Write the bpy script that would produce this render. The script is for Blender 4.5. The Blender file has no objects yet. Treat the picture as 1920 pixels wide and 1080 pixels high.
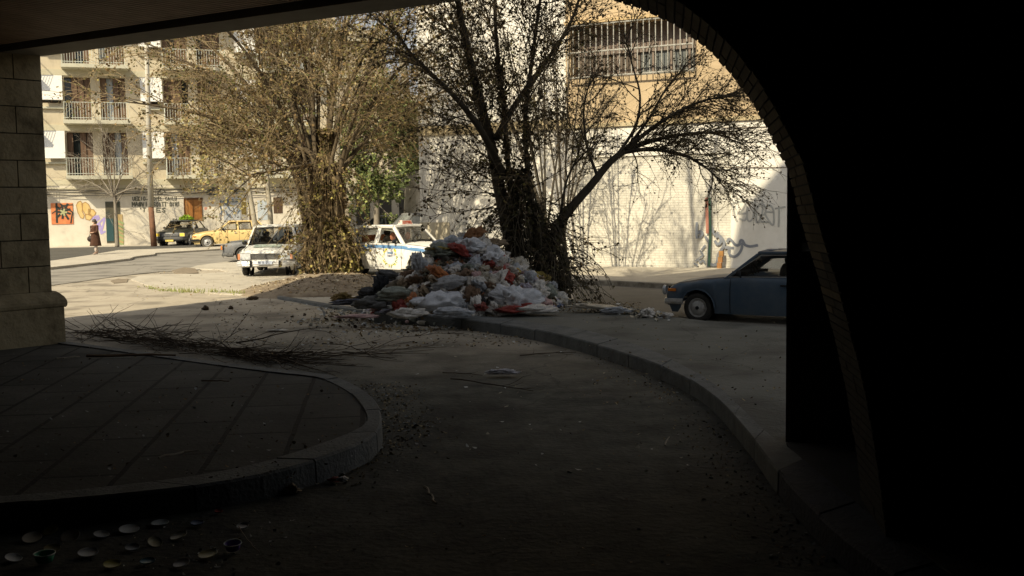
import bpy, math, random
from mathutils import Vector, Matrix, noise
R = math.radians
random.seed(7)
SC = bpy.context.scene
COL = SC.collection

# ------------------------------------------------------------------ camera
FPX = 2000.0
PITCH = math.atan(160 / FPX)
ROLL = -0.015
CAMZ = 2.1
cam_d = bpy.data.cameras.new('camera')
cam_d.sensor_width = 36
cam_d.lens = FPX / 1920 * 36
cam_d.clip_start = 0.05
cam_d.clip_end = 2000
cam = bpy.data.objects.new('camera', cam_d)
COL.objects.link(cam)
CM = Matrix.Rotation(math.pi / 2 - PITCH, 3, 'X') @ Matrix.Rotation(ROLL, 3, 'Z')
cam.matrix_world = Matrix.Translation((0, 0, CAMZ)) @ CM.to_4x4()
SC.camera = cam
CP = Vector((0, 0, CAMZ))

def ray(px, py):
    d = CM @ Vector(((px - 960) / FPX, -(py - 540) / FPX, -1))
    return d / d.y
def at(px, py, d):
    return CP + ray(px, py) * d
def G(px, py, z=0.0):
    r = ray(px, py)
    return CP + r * ((z - CAMZ) / r.z)
def PL(px, py, o, n):
    r = ray(px, py)
    return CP + r * ((o - CP).dot(n) / r.dot(n))

# ------------------------------------------------------------------ materials
MATS = {}
def mat(name, col, rough=0.8, col2=None, scale=3.0, bump=0.0, bscale=30.0, metal=0.0, detail=6.0, stops=None, spec=0.3, lo=0.35, hi=0.65, stretch=None, trans=0.0, alpha=1.0):
    if name in MATS: return MATS[name]
    m = bpy.data.materials.new(name); m.use_nodes = True
    nt = m.node_tree; N = nt.nodes; L = nt.links
    b = N['Principled BSDF']
    b.inputs['Base Color'].default_value = (*col, 1)
    b.inputs['Roughness'].default_value = rough
    b.inputs['Metallic'].default_value = metal
    b.inputs['Specular IOR Level'].default_value = spec
    if trans: b.inputs['Transmission Weight'].default_value = trans
    if alpha < 1: b.inputs['Alpha'].default_value = alpha
    tc = N.new('ShaderNodeTexCoord'); src = tc.outputs['Object']
    if stretch:
        mp = N.new('ShaderNodeMapping'); mp.inputs['Scale'].default_value = stretch
        L.new(src, mp.inputs['Vector']); src = mp.outputs['Vector']
    if col2 or stops:
        n = N.new('ShaderNodeTexNoise'); n.inputs['Scale'].default_value = scale; n.inputs['Detail'].default_value = detail
        n.inputs['Roughness'].default_value = 0.65
        L.new(src, n.inputs['Vector'])
        cr = N.new('ShaderNodeValToRGB'); e = cr.color_ramp.elements
        st = stops or [(lo, col), (hi, col2)]
        e[0].position = st[0][0]; e[0].color = (*st[0][1], 1)
        e[1].position = st[-1][0]; e[1].color = (*st[-1][1], 1)
        for p, c in st[1:-1]:
            k = e.new(p); k.color = (*c, 1)
        L.new(n.outputs['Fac'], cr.inputs['Fac']); L.new(cr.outputs['Color'], b.inputs['Base Color'])
    if bump:
        n2 = N.new('ShaderNodeTexNoise'); n2.inputs['Scale'].default_value = bscale; n2.inputs['Detail'].default_value = 8
        L.new(src, n2.inputs['Vector'])
        bp = N.new('ShaderNodeBump'); bp.inputs['Strength'].default_value = bump; bp.inputs['Distance'].default_value = 0.03
        L.new(n2.outputs['Fac'], bp.inputs['Height']); L.new(bp.outputs['Normal'], b.inputs['Normal'])
    MATS[name] = m
    return m

# ------------------------------------------------------------------ mesh building
class MB:
    def __init__(s): s.v = []; s.f = []; s.mi = []; s.sm = []; s.m = 0; s.smooth = False
    def add(s, vs, fs):
        o = len(s.v); s.v.extend([tuple(p) for p in vs])
        for f in fs:
            s.f.append([i + o for i in f]); s.mi.append(s.m); s.sm.append(s.smooth)
    def quad(s, a, b, c, d): s.add([a, b, c, d], [(0, 1, 2, 3)])
    def hexa(s, p):  # 8 pts: bottom 4 ccw, top 4
        s.add(p, [(3, 2, 1, 0), (4, 5, 6, 7), (0, 1, 5, 4), (1, 2, 6, 5), (2, 3, 7, 6), (3, 0, 4, 7)])
    def box(s, c, size, rz=0.0, M=None):
        x, y, z = [k / 2 for k in size]
        p = [Vector(q) for q in ((-x, -y, -z), (x, -y, -z), (x, y, -z), (-x, y, -z), (-x, -y, z), (x, -y, z), (x, y, z), (-x, y, z))]
        rm = M if M else Matrix.Rotation(rz, 3, 'Z')
        s.hexa([Vector(c) + rm @ q for q in p])
    def prism(s, pts, z0, z1):  # horizontal polygon ccw
        n = len(pts)
        vs = [(p[0], p[1], z0) for p in pts] + [(p[0], p[1], z1) for p in pts]
        s.add(vs, [tuple(range(n - 1, -1, -1)), tuple(range(n, 2 * n))] + [(i, (i + 1) % n, n + (i + 1) % n, n + i) for i in range(n)])
    def tube(s, pts, r0, r1=None, n=6, cap=True, radii=None):
        if r1 is None: r1 = r0
        k = len(pts); vs = []; prev = None
        for i, p in enumerate(pts):
            p = Vector(p)
            t = (Vector(pts[min(i + 1, k - 1)]) - Vector(pts[max(i - 1, 0)]))
            t = t.normalized() if t.length > 1e-9 else Vector((0, 0, 1))
            if prev is None: a = t.orthogonal().normalized()
            else:
                a = prev - t * prev.dot(t)
                a = a.normalized() if a.length > 1e-6 else t.orthogonal().normalized()
            prev = a; b = t.cross(a)
            r = radii[i] if radii else r0 + (r1 - r0) * i / (k - 1)
            for j in range(n):
                an = 2 * math.pi * j / n
                vs.append(p + (a * math.cos(an) + b * math.sin(an)) * r)
        fs = [(i * n + j, i * n + (j + 1) % n, (i + 1) * n + (j + 1) % n, (i + 1) * n + j) for i in range(k - 1) for j in range(n)]
        if cap: fs += [tuple(range(n - 1, -1, -1)), tuple((k - 1) * n + j for j in range(n))]
        s.add(vs, fs)
    def lathe(s, prof, n=20, M=None, closed=False):  # prof (r, h) around z
        vs = []
        for r, h in prof:
            for j in range(n):
                a = 2 * math.pi * j / n
                q = Vector((r * math.cos(a), r * math.sin(a), h))
                vs.append(M @ q if M else q)
        k = len(prof)
        fs = [(i * n + j, i * n + (j + 1) % n, (i + 1) * n + (j + 1) % n, (i + 1) * n + j) for i in range(k - 1) for j in range(n)]
        s.add(vs, fs)
    def grid(s, fn, nu, nv, flip=False):
        vs = [fn(i / nu, j / nv) for i in range(nu + 1) for j in range(nv + 1)]
        w = nv + 1
        fs = []
        for i in range(nu):
            for j in range(nv):
                q = (i * w + j, (i + 1) * w + j, (i + 1) * w + j + 1, i * w + j + 1)
                fs.append(q[::-1] if flip else q)
        s.add(vs, fs)
    def ball(s, c, r, n=8, sq=(1, 1, 1)):
        prof = [(r * math.sin(math.pi * i / n) + 1e-5, -r * math.cos(math.pi * i / n)) for i in range(n + 1)]
        M = Matrix.Translation(Vector(c)) @ Matrix.Diagonal((sq[0], sq[1], sq[2], 1))
        s.lathe(prof, n * 2, M)
    def build(s, name, mats, parent=None, loc=None):
        me = bpy.data.meshes.new(name)
        me.from_pydata(s.v, [], s.f)
        if not isinstance(mats, (list, tuple)): mats = [mats]
        for m in mats: me.materials.append(m)
        if len(mats) > 1: me.polygons.foreach_set('material_index', s.mi)
        if any(s.sm): me.polygons.foreach_set('use_smooth', s.sm)
        me.update()
        o = bpy.data.objects.new(name, me); COL.objects.link(o)
        if parent: o.parent = parent
        if loc is not None: o.location = loc
        return o

def tag(o, label=None, cat=None, group=None, kind=None):
    if label: o['label'] = label
    if cat: o['category'] = cat
    if group: o['group'] = group
    if kind: o['kind'] = kind
    return o
def empty(name, loc=(0, 0, 0), rz=0.0, label=None, cat=None, group=None):
    e = bpy.data.objects.new(name, None); COL.objects.link(e)
    e.location = loc; e.rotation_euler = (0, 0, rz); e.empty_display_size = 0.3
    return tag(e, label, cat, group)
def U(a, b): return random.uniform(a, b)
def rv(s=1.0): return Vector((random.gauss(0, s), random.gauss(0, s), random.gauss(0, s)))

# ------------------------------------------------------------------ sun, sky, view
AZ = R(32); EL = R(41)
SUN = Vector((-math.sin(AZ) * math.cos(EL), -math.cos(AZ) * math.cos(EL), math.sin(EL)))
ld = bpy.data.lights.new('sun', 'SUN'); ld.energy = 5.0; ld.angle = R(0.5); ld.color = (1.0, 0.87, 0.63)
lo = bpy.data.objects.new('sun', ld); COL.objects.link(lo)
lo.rotation_euler = SUN.to_track_quat('Z', 'Y').to_euler(); lo.location = SUN * 60
w = bpy.data.worlds.new('World'); SC.world = w; w.use_nodes = True
nt = w.node_tree; bg = nt.nodes['Background']
sky = nt.nodes.new('ShaderNodeTexSky'); sky.sky_type = 'NISHITA'; sky.sun_disc = False
sky.sun_elevation = EL; sky.sun_rotation = math.atan2(SUN.x, SUN.y); sky.dust_density = 3.0; sky.air_density = 1.0
hs = nt.nodes.new('ShaderNodeHueSaturation'); hs.inputs['Saturation'].default_value = 0.25
nt.links.new(sky.outputs['Color'], hs.inputs['Color'])
nt.links.new(hs.outputs['Color'], bg.inputs['Color']); bg.inputs['Strength'].default_value = 0.112
SC.view_settings.view_transform = 'Standard'; SC.view_settings.look = 'None'
SC.view_settings.exposure = 0.2; SC.view_settings.gamma = 1.0; SC.view_settings.use_curve_mapping = False
try:
    SC.cycles.max_bounces = 6; SC.cycles.diffuse_bounces = 4; SC.cycles.transparent_max_bounces = 12
    SC.cycles.sample_clamp_indirect = 3.0
except Exception: pass

# ------------------------------------------------------------------ ground surfaces
m_dirt = mat('dusty_ground', (0.30, 0.26, 0.2), 0.95, stops=[(0.25, (0.24, 0.205, 0.16)), (0.45, (0.40, 0.35, 0.27)), (0.55, (0.43, 0.38, 0.295)), (0.8, (0.32, 0.275, 0.21))], scale=0.9, detail=12, bump=0.5, bscale=18)
m_road = mat('worn_asphalt', (0.2, 0.185, 0.16), 0.9, stops=[(0.3, (0.23, 0.213, 0.18)), (0.7, (0.31, 0.287, 0.245))], scale=1.5, bump=0.3, bscale=40, stretch=(0.3, 1, 1))
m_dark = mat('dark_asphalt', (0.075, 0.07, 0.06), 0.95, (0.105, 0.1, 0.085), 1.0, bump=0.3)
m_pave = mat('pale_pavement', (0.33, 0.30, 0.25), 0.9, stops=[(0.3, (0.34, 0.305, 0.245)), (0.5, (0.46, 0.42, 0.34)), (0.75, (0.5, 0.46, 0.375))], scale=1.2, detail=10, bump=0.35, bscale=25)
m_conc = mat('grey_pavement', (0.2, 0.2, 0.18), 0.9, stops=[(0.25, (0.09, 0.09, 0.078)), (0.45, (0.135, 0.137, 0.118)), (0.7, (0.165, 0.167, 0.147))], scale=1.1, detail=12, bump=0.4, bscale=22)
m_kerb = mat('kerb_stone', (0.26, 0.27, 0.26), 0.85, stops=[(0.3, (0.08, 0.084, 0.08)), (0.6, (0.145, 0.152, 0.148))], scale=4, detail=10, bump=0.5, bscale=30)

def cracks(m, scale=.45, w_=.012, dark=.62):
    nt = m.node_tree; N = nt.nodes; L = nt.links; b = N['Principled BSDF']
    tc = N.new('ShaderNodeTexCoord'); n = N.new('ShaderNodeTexNoise'); n.inputs['Scale'].default_value = 1.3; n.inputs['Detail'].default_value = 8; L.new(tc.outputs['Object'], n.inputs['Vector'])
    ad = N.new('ShaderNodeMixRGB'); ad.blend_type = 'LINEAR_LIGHT'; ad.inputs[0].default_value = .35; L.new(tc.outputs['Object'], ad.inputs[1]); L.new(n.outputs['Color'], ad.inputs[2])
    v = N.new('ShaderNodeTexVoronoi'); v.feature = 'DISTANCE_TO_EDGE'; v.inputs['Scale'].default_value = scale; L.new(ad.outputs[0], v.inputs['Vector'])
    n2 = N.new('ShaderNodeTexNoise'); n2.inputs['Scale'].default_value = .35; L.new(tc.outputs['Object'], n2.inputs['Vector'])
    rg = N.new('ShaderNodeMapRange'); rg.inputs[1].default_value = 0; rg.inputs[2].default_value = w_; rg.inputs[3].default_value = dark; rg.inputs[4].default_value = 1; L.new(v.outputs['Distance'], rg.inputs[0])
    st = N.new('ShaderNodeTexNoise'); st.inputs['Scale'].default_value = .8; st.inputs['Detail'].default_value = 5; L.new(tc.outputs['Object'], st.inputs['Vector'])
    sr = N.new('ShaderNodeMapRange'); sr.inputs[1].default_value = .36; sr.inputs[2].default_value = .5; sr.inputs[3].default_value = .6; sr.inputs[4].default_value = 1; L.new(st.outputs['Fac'], sr.inputs[0])
    mu = N.new('ShaderNodeMath'); mu.operation = 'MULTIPLY'; L.new(rg.outputs[0], mu.inputs[0]); L.new(sr.outputs[0], mu.inputs[1])
    old = b.inputs['Base Color'].links[0].from_socket; mx = N.new('ShaderNodeMixRGB'); mx.blend_type = 'MULTIPLY'; mx.inputs[0].default_value = 1; L.new(old, mx.inputs[1]); L.new(mu.outputs[0], mx.inputs[2]); L.new(mx.outputs[0], b.inputs['Base Color'])
cracks(m_dirt); cracks(m_conc, .6); cracks(m_road, .3)
def dust_shade_ground():
    """dusty outside, dark trodden asphalt inside the passage; ragged transition"""
    m = m_dirt; nt = m.node_tree; N = nt.nodes; L = nt.links; b = N['Principled BSDF']
    tc = N.new('ShaderNodeTexCoord'); dp = N.new('ShaderNodeVectorMath'); dp.operation = 'DOT_PRODUCT'; dp.inputs[1].default_value = (.1, 1.0, 0); L.new(tc.outputs['Object'], dp.inputs[0])
    n = N.new('ShaderNodeTexNoise'); n.inputs['Scale'].default_value = .5; n.inputs['Detail'].default_value = 10; n.inputs['Roughness'].default_value = .7; L.new(tc.outputs['Object'], n.inputs['Vector'])
    mr = N.new('ShaderNodeMath'); mr.operation = 'MULTIPLY_ADD'; mr.inputs[1].default_value = 6.0; L.new(n.outputs['Fac'], mr.inputs[0]); L.new(dp.outputs['Value'], mr.inputs[2])
    rg = N.new('ShaderNodeMapRange'); rg.interpolation_type = 'SMOOTHSTEP'; rg.inputs[1].default_value = 14.0; rg.inputs[2].default_value = 22.5; L.new(mr.outputs[0], rg.inputs[0])
    old = b.inputs['Base Color'].links[0].from_socket
    dk = N.new('ShaderNodeMixRGB'); dk.blend_type = 'MULTIPLY'; dk.inputs[0].default_value = 1; dk.inputs[2].default_value = (.145, .165, .17, 1); L.new(old, dk.inputs[1])  # painted shade: ground colour multiplied down towards the passage
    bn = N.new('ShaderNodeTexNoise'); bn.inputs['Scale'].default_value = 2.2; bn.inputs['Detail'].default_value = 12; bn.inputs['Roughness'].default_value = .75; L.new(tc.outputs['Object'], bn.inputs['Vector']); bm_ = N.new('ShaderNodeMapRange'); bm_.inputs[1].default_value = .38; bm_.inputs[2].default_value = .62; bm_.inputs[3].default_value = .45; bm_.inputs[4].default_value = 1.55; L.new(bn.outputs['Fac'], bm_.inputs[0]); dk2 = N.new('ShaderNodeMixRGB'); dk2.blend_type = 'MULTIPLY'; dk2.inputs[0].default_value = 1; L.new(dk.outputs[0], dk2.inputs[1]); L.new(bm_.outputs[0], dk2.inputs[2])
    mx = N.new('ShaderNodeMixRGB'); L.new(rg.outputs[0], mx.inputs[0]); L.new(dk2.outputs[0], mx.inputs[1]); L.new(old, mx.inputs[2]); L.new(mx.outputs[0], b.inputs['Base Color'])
dust_shade_ground()
# ground sheet: gently uneven near the viewer
def gz(x, y):
    return 0.012 * noise.noise(Vector((x * 0.7, y * 0.7, 0))) + 0.006 * noise.noise(Vector((x * 3, y * 3, 5)))
mb = MB(); mb.smooth = True
xs = [-300, -120, -60, -40] + [-26 + 0.35 * i for i in range(110)] + [20, 40, 80, 150, 300]
ys = [-30, -10] + [2 + 0.33 * i for i in range(100)] + [38, 42, 50, 60, 80, 120, 200, 400]
vs = [(x, y, gz(x, y) if -26 < x < 12 and 2 < y < 34 else 0.0) for x in xs for y in ys]
W_ = len(ys)
mb.add(vs, [(i * W_ + j, (i + 1) * W_ + j, (i + 1) * W_ + j + 1, i * W_ + j + 1) for i in range(len(xs) - 1) for j in range(W_ - 1)])
tag(mb.build('ground', m_dirt), kind='structure')

def slab(name, pix, z, mat_, z0=-0.2, kind='structure'):
    pts = [G(px, py, z) for px, py in pix]
    a = sum(pts[i].x * pts[(i + 1) % len(pts)].y - pts[(i + 1) % len(pts)].x * pts[i].y for i in range(len(pts)))
    if a < 0: pts.reverse()
    b = MB(); b.prism(pts, z0, z)
    return tag(b.build(name, mat_), kind=kind)

# lit asphalt road across the middle distance
slab('road', [(-500, 590), (100, 534), (225, 517), (300, 509), (360, 507), (420, 499), (440, 490), (560, 476), (800, 466), (1000, 464), (1000, 447), (620, 452), (400, 464), (330, 470), (290, 477), (225, 484), (60, 500), (-500, 540)], 0.022, m_road, z0=0.014)
b = MB(); 
for (a_, c_) in (((88, 536), (150, 527.5)), ((150, 527.5), (215, 518))):
    p, q = G(*a_, 0.03), G(*c_, 0.03); n = Vector((0, 0.07, 0)); b.quad(p - n, q - n, q + n, p + n)
tag(b.build('road_marking', mat('old_road_paint', (0.5, 0.47, 0.4), 0.9, (0.3, 0.28, 0.23), 8)), kind='structure')
# far pavement with the dark strip below the flats
slab('pavement', [(-400, 530), (90, 497), (140, 492), (225, 484), (290, 476.5), (292, 474), (420, 466), (1000, 452), (1000, 440), (400, 455), (-400, 470)], 0.10, m_pave)
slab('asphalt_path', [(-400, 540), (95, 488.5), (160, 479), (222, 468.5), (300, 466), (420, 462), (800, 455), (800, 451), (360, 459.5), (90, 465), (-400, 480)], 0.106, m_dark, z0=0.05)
for k, pp in enumerate([[(95, 489), (175, 481), (232, 479), (245, 482), (150, 491), (95, 496)]]):
    slab('kerb', [(95, 496.5), (150, 490.5), (228, 482), (252, 481), (243, 484.5), (150, 495), (95, 501)], 0.115, m_pave)
# near lit pavement noses
slab('pavement', [(245, 523), (262, 517), (300, 514), (380, 513), (430, 509), (410, 505), (350, 504), (372, 497), (430, 490), (470, 480), (560, 478), (800, 480), (900, 500), (1075, 535), (1075, 590), (860, 602), (640, 577), (520, 555), (470, 553), (400, 549), (310, 541), (275, 534)], 0.03, m_pave)
slab('pavement', [(640, 577), (520, 556.5), (521, 553.5), (640, 573), (870, 597), (862, 603)], 0.055, m_kerb)
# dirt patches where kerb has broken
slab('dirt_patch', [(207, 526), (222, 522), (240, 523), (238, 529), (214, 531)], 0.018, mat('brown_dirt', (0.2, 0.165, 0.115), 1, (0.27, 0.22, 0.16), 6, bump=0.6), z0=0.0)
slab('dirt_patch', [(322, 507), (345, 501), (366, 503), (372, 511), (350, 513), (330, 512)], 0.033, MATS['brown_dirt'], z0=0.0)

# left island: kerb ring stones + slabs
def spline(pts, n):
    out = []
    P = [Vector(p) for p in pts]
    for i in range(len(P) - 1):
        p0 = P[max(i - 1, 0)]; p1 = P[i]; p2 = P[i + 1]; p3 = P[min(i + 2, len(P) - 1)]
        for k in range(n):
            t = k / n
            out.append(0.5 * ((2 * p1) + (-p0 + p2) * t + (2 * p0 - 5 * p1 + 4 * p2 - p3) * t * t + (-p0 + 3 * p1 - 3 * p2 + p3) * t ** 3))
    out.append(P[-1]); return out

def kerb_run(name, outer, inner, z, zb, step=1.0, label=None, seed=1, mats=None):
    """kerb stones laid along two edge lines (world points)"""
    rnd = random.Random(seed)
    o = outer; i_ = inner
    # resample by arclength
    def resamp(P, m):
        L = [0]
        for a, c in zip(P, P[1:]): L.append(L[-1] + (c - a).length)
        out = []
        for k in range(m + 1):
            t = L[-1] * k / m; j = 0
            while j < len(L) - 2 and L[j + 1] < t: j += 1
            u = (t - L[j]) / max(1e-6, L[j + 1] - L[j]); out.append(P[j].lerp(P[j + 1], u))
        return out, L[-1]
    _, Ln = resamp(o, 10)
    ns = max(2, int(Ln / step)); sub = 4
    O, _ = resamp(o, ns * sub); I, _ = resamp(i_, ns * sub)
    mb = MB()
    bev = 0.018
    for s_ in range(ns):
        h = z + rnd.uniform(-0.008, 0.008); sh = rnd.uniform(-0.008, 0.008)
        ring = []
        for k in range(sub + 1):
            a = O[s_ * sub + k]; c = I[s_ * sub + k]
            if k == 0: a = a.lerp(O[s_ * sub + 1], 0.03); c = c.lerp(I[s_ * sub + 1], 0.03)
            if k == sub: a = a.lerp(O[s_ * sub + k - 1], 0.03); c = c.lerp(I[s_ * sub + k - 1], 0.03)
            d = (c - a).normalized()
            a = a + d * sh
            ring.append([Vector((a.x, a.y, zb)) - d * 0.01, Vector((a.x, a.y, h - bev)) , Vector((a.x, a.y, h)) + d * bev, Vector((c.x, c.y, h)) - d * 0.008, Vector((c.x, c.y, zb))])
        vs = [p for r_ in ring for p in r_]; n = 5
        fs = []
        for k in range(sub):
            for j in range(n - 1):
                fs.append((k * n + j, k * n + j + 1, (k + 1) * n + j + 1, (k + 1) * n + j))
        fs += [tuple(range(n)), tuple(reversed([sub * n + j for j in range(n)]))]
        mb.add(vs, fs)
    return tag(mb.build(name, mats or m_kerb), kind='structure')

ZI = 0.19
iso = [(-700, 660), (-100, 640), (60, 633), (122, 640), (200, 650), (330, 667), (440, 682), (540, 694), (620, 703), (680, 729), (709, 758), (717, 790), (700, 817), (640, 845), (520, 882), (380, 908), (200, 928), (0, 945), (-300, 965), (-900, 990)]
isi = [(-700, 664), (-100, 644), (60, 638), (118, 645), (196, 655), (325, 673), (434, 688), (530, 700), (598, 708), (650, 732), (676, 758), (688, 785), (672, 803), (615, 827), (505, 862), (370, 890), (195, 912), (0, 930), (-300, 948), (-900, 970)]
O = spline([G(x, y, ZI) for x, y in iso], 6); I = spline([G(x, y, ZI) for x, y in isi], 6)
kerb_run('kerb', O, I, ZI, -0.1, 1.0, seed=3)
b = MB()
poly = [p for p in I]
a_ = sum(poly[i].x * poly[(i + 1) % len(poly)].y - poly[(i + 1) % len(poly)].x * poly[i].y for i in range(len(poly)))
if a_ < 0: poly = poly[::-1]
b.prism(poly, -0.1, ZI - 0.012)
# joint lines material : brick texture tiles oriented on the ground
def tile_mat(name, c1, c2, cm, w_, h_, rot, mortar=0.018, off=(0, 0), rough=0.9, var=None, bump=0.4, nscale=1.3, coord='xy', offset=0.5):
    m = bpy.data.materials.new(name); m.use_nodes = True; nt = m.node_tree; N = nt.nodes; L = nt.links; bs = N['Principled BSDF']
    bs.inputs['Roughness'].default_value = rough; bs.inputs['Specular IOR Level'].default_value = 0.25
    tc = N.new('ShaderNodeTexCoord'); sp = tc.outputs['Object']
    if coord != 'xy':
        sx = N.new('ShaderNodeSeparateXYZ'); L.new(sp, sx.inputs[0]); cx = N.new('ShaderNodeCombineXYZ')
        # horizontal coordinate along wall direction
        dm = N.new('ShaderNodeVectorMath'); dm.operation = 'DOT_PRODUCT'; dm.inputs[1].default_value = (math.cos(coord), math.sin(coord), 0)
        L.new(sp, dm.inputs[0]); L.new(dm.outputs['Value'], cx.inputs['X']); L.new(sx.outputs['Z'], cx.inputs['Y']); sp = cx.outputs[0]
    mp = N.new('ShaderNodeMapping'); mp.inputs['Rotation'].default_value = (0, 0, rot); mp.inputs['Location'].default_value = (off[0], off[1], 0)
    L.new(sp, mp.inputs[0])
    wn = N.new('ShaderNodeTexNoise'); wn.inputs['Scale'].default_value = 2.5; wn.inputs['Detail'].default_value = 6; L.new(sp, wn.inputs['Vector'])
    ad = N.new('ShaderNodeMixRGB'); ad.blend_type = 'LINEAR_LIGHT'; ad.inputs[0].default_value = 0.012 ; L.new(mp.outputs[0], ad.inputs[1]); L.new(wn.outputs['Color'], ad.inputs[2])
    br = N.new('ShaderNodeTexBrick'); br.inputs['Scale'].default_value = 1.0; br.inputs['Brick Width'].default_value = w_; br.inputs['Row Height'].default_value = h_
    br.inputs['Mortar Size'].default_value = mortar; br.inputs['Mortar Smooth'].default_value = 0.1; br.offset = offset
    br.inputs['Color1'].default_value = (*c1, 1); br.inputs['Color2'].default_value = (*c2, 1); br.inputs['Mortar'].default_value = (*cm, 1)
    L.new(ad.outputs[0], br.inputs['Vector'])
    n = N.new('ShaderNodeTexNoise'); n.inputs['Scale'].default_value = nscale; n.inputs['Detail'].default_value = 10; n.inputs['Roughness'].default_value = 0.7; L.new(tc.outputs['Object'], n.inputs['Vector'])
    rr = N.new('ShaderNodeMapRange'); rr.inputs[1].default_value = 0.3; rr.inputs[2].default_value = 0.7; rr.inputs[3].default_value = var or 0.6; rr.inputs[4].default_value = 1.1
    L.new(n.outputs['Fac'], rr.inputs[0])
    mx = N.new('ShaderNodeMixRGB'); mx.blend_type = 'MULTIPLY'; mx.inputs[0].default_value = 1; L.new(br.outputs['Color'], mx.inputs[1]); L.new(rr.outputs[0], mx.inputs[2])
    L.new(mx.outputs[0], bs.inputs['Base Color'])
    bp = N.new('ShaderNodeBump'); bp.inputs['Strength'].default_value = bump; bp.inputs['Distance'].default_value = 0.02; bp.invert = True
    L.new(br.outputs['Fac'], bp.inputs['Height'])
    b2 = N.new('ShaderNodeBump'); b2.inputs['Strength'].default_value = 0.35; b2.inputs['Distance'].default_value = 0.02
    n3 = N.new('ShaderNodeTexNoise'); n3.inputs['Scale'].default_value = 25; n3.inputs['Detail'].default_value = 8; L.new(tc.outputs['Object'], n3.inputs['Vector'])
    L.new(n3.outputs['Fac'], b2.inputs['Height']); L.new(bp.outputs['Normal'], b2.inputs['Normal']); L.new(b2.outputs['Normal'], bs.inputs['Normal'])
    MATS[name] = m
    return m
_j0, _j1, _j2 = G(587, 707, .22), G(530, 853, .22), G(497, 697, .22)
_jd = (_j0 - _j1).normalized(); _th = math.atan2(_jd.y, _jd.x); _jn = Vector((-_jd.y, _jd.x, 0)); _sp = abs((_j2 - _j0).dot(_jn)); _jq = Matrix.Rotation(-_th, 3, 'Z') @ _j0
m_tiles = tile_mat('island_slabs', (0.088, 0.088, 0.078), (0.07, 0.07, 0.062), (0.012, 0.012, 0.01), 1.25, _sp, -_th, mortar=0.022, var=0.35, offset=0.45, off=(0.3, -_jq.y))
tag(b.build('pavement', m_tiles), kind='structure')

# right kerb and pavement
ZR = 0.17
ko = [(700, 588), (800, 593), (870, 599), (960, 610), (1060, 630), (1150, 655), (1240, 685), (1300, 714), (1350, 751), (1400, 806), (1440, 858), (1480, 908), (1530, 960), (1600, 1020), (1690, 1085), (1900, 1230), (2300, 1500)]
ki = [(705, 583), (812, 587.5), (885, 592.5), (990, 602), (1100, 620), (1200, 648), (1280, 683), (1340, 720), (1385, 760), (1432, 806), (1476, 836), (1540, 890), (1610, 945), (1700, 1015), (1800, 1085), (2020, 1230), (2420, 1500)]
O = spline([G(x, y, ZR) for x, y in ko], 6); I = spline([G(x, y, ZR) for x, y in ki], 6)
kcut = min(range(len(O)), key=lambda i: (O[i] - G(1455, 880, ZR)).length)
kerb_run('kerb', O[:kcut + 1], I[:kcut + 1], ZR, -0.1, 0.95, seed=5)
kerb_run('kerb', O[kcut:], I[kcut:], ZR, -0.1, 0.95, seed=6, mats=mat('dark_blue_kerb_paint', (.035, .04, .06), .8, (.02, .022, .035), 7, bump=.6))
b = MB()
poly = [p for p in I] + [Vector((14, 3, 0)), Vector((16, 9, 0))] + [G(x, y, ZR) for x, y in [(1700, 636), (1472, 613), (1330, 601), (1250, 592), (1170, 575), (1090, 566), (1060, 558), (900, 553), (720, 560)]]
a_ = sum(poly[i].x * poly[(i + 1) % len(poly)].y - poly[(i + 1) % len(poly)].x * poly[i].y for i in range(len(poly)))
if a_ < 0: poly = poly[::-1]
b.prism(poly, -0.1, ZR - 0.01)
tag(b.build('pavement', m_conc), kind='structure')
slab('pavement', [(1475, 829), (1477, 836), (1540, 890), (1610, 945), (1700, 1015), (1800, 1085), (2020, 1230), (2600, 1100), (2100, 850)], ZR + .006, mat('shade_dark_asphalt', (.03, .03, .028), .95, (.045, .043, .04), 2, bump=.4), z0=0.1)  # dark sheet laid in to paint the shade inside the arch
# road on the right, behind the pavement
slab('road', [(1040, 590), (1040, 540), (1075, 531), (1200, 534), (1330, 540), (1500, 548), (1900, 575), (2300, 700), (2300, 800), (1500, 640)], 0.018, mat('side_asphalt', (0.15, 0.14, 0.115), 0.9, (0.19, 0.175, 0.145), 1.6, bump=0.4, bscale=30), z0=0.008)

# ------------------------------------------------------------------ scattered small stuff
def scatter(name, label_kind, mats, area_fn, n, size, flat=0.5, seed=1, asp=2.2, zoff=0.012, curl=0.3):
    rnd = random.Random(seed); mb = MB()
    for k in range(n):
        r_ = area_fn(rnd)
        if r_ is None: continue
        p, zs = r_
        s = rnd.uniform(*size); a = rnd.uniform(0, 6.28)
        M = Matrix.Rotation(a, 3, 'Z') @ Matrix.Rotation(rnd.gauss(0, flat), 3, 'X') @ Matrix.Rotation(rnd.gauss(0, flat), 3, 'Y')
        l = s; w_ = s / rnd.uniform(1.2, asp)
        c = Vector((p[0], p[1], zs + zoff + s * 0.12))
        mb.m = rnd.randrange(len(mats))
        cz = curl * s
        q = [Vector((-l, 0, cz)), Vector((-l * .3, -w_, 0)), Vector((l * .6, -w_ * .8, 0)), Vector((l, 0, cz * .8)), Vector((l * .5, w_, cz * .3)), Vector((-l * .4, w_ * .9, cz * .2))]
        q = [c + M @ (v + Vector((rnd.uniform(-.2, .2) * s, rnd.uniform(-.2, .2) * s, 0))) for v in q]
        mb.add(q, [(0, 1, 2, 5), (2, 3, 4, 5)])
    return tag(mb.build(name, mats), label_kind, kind='stuff')
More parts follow.
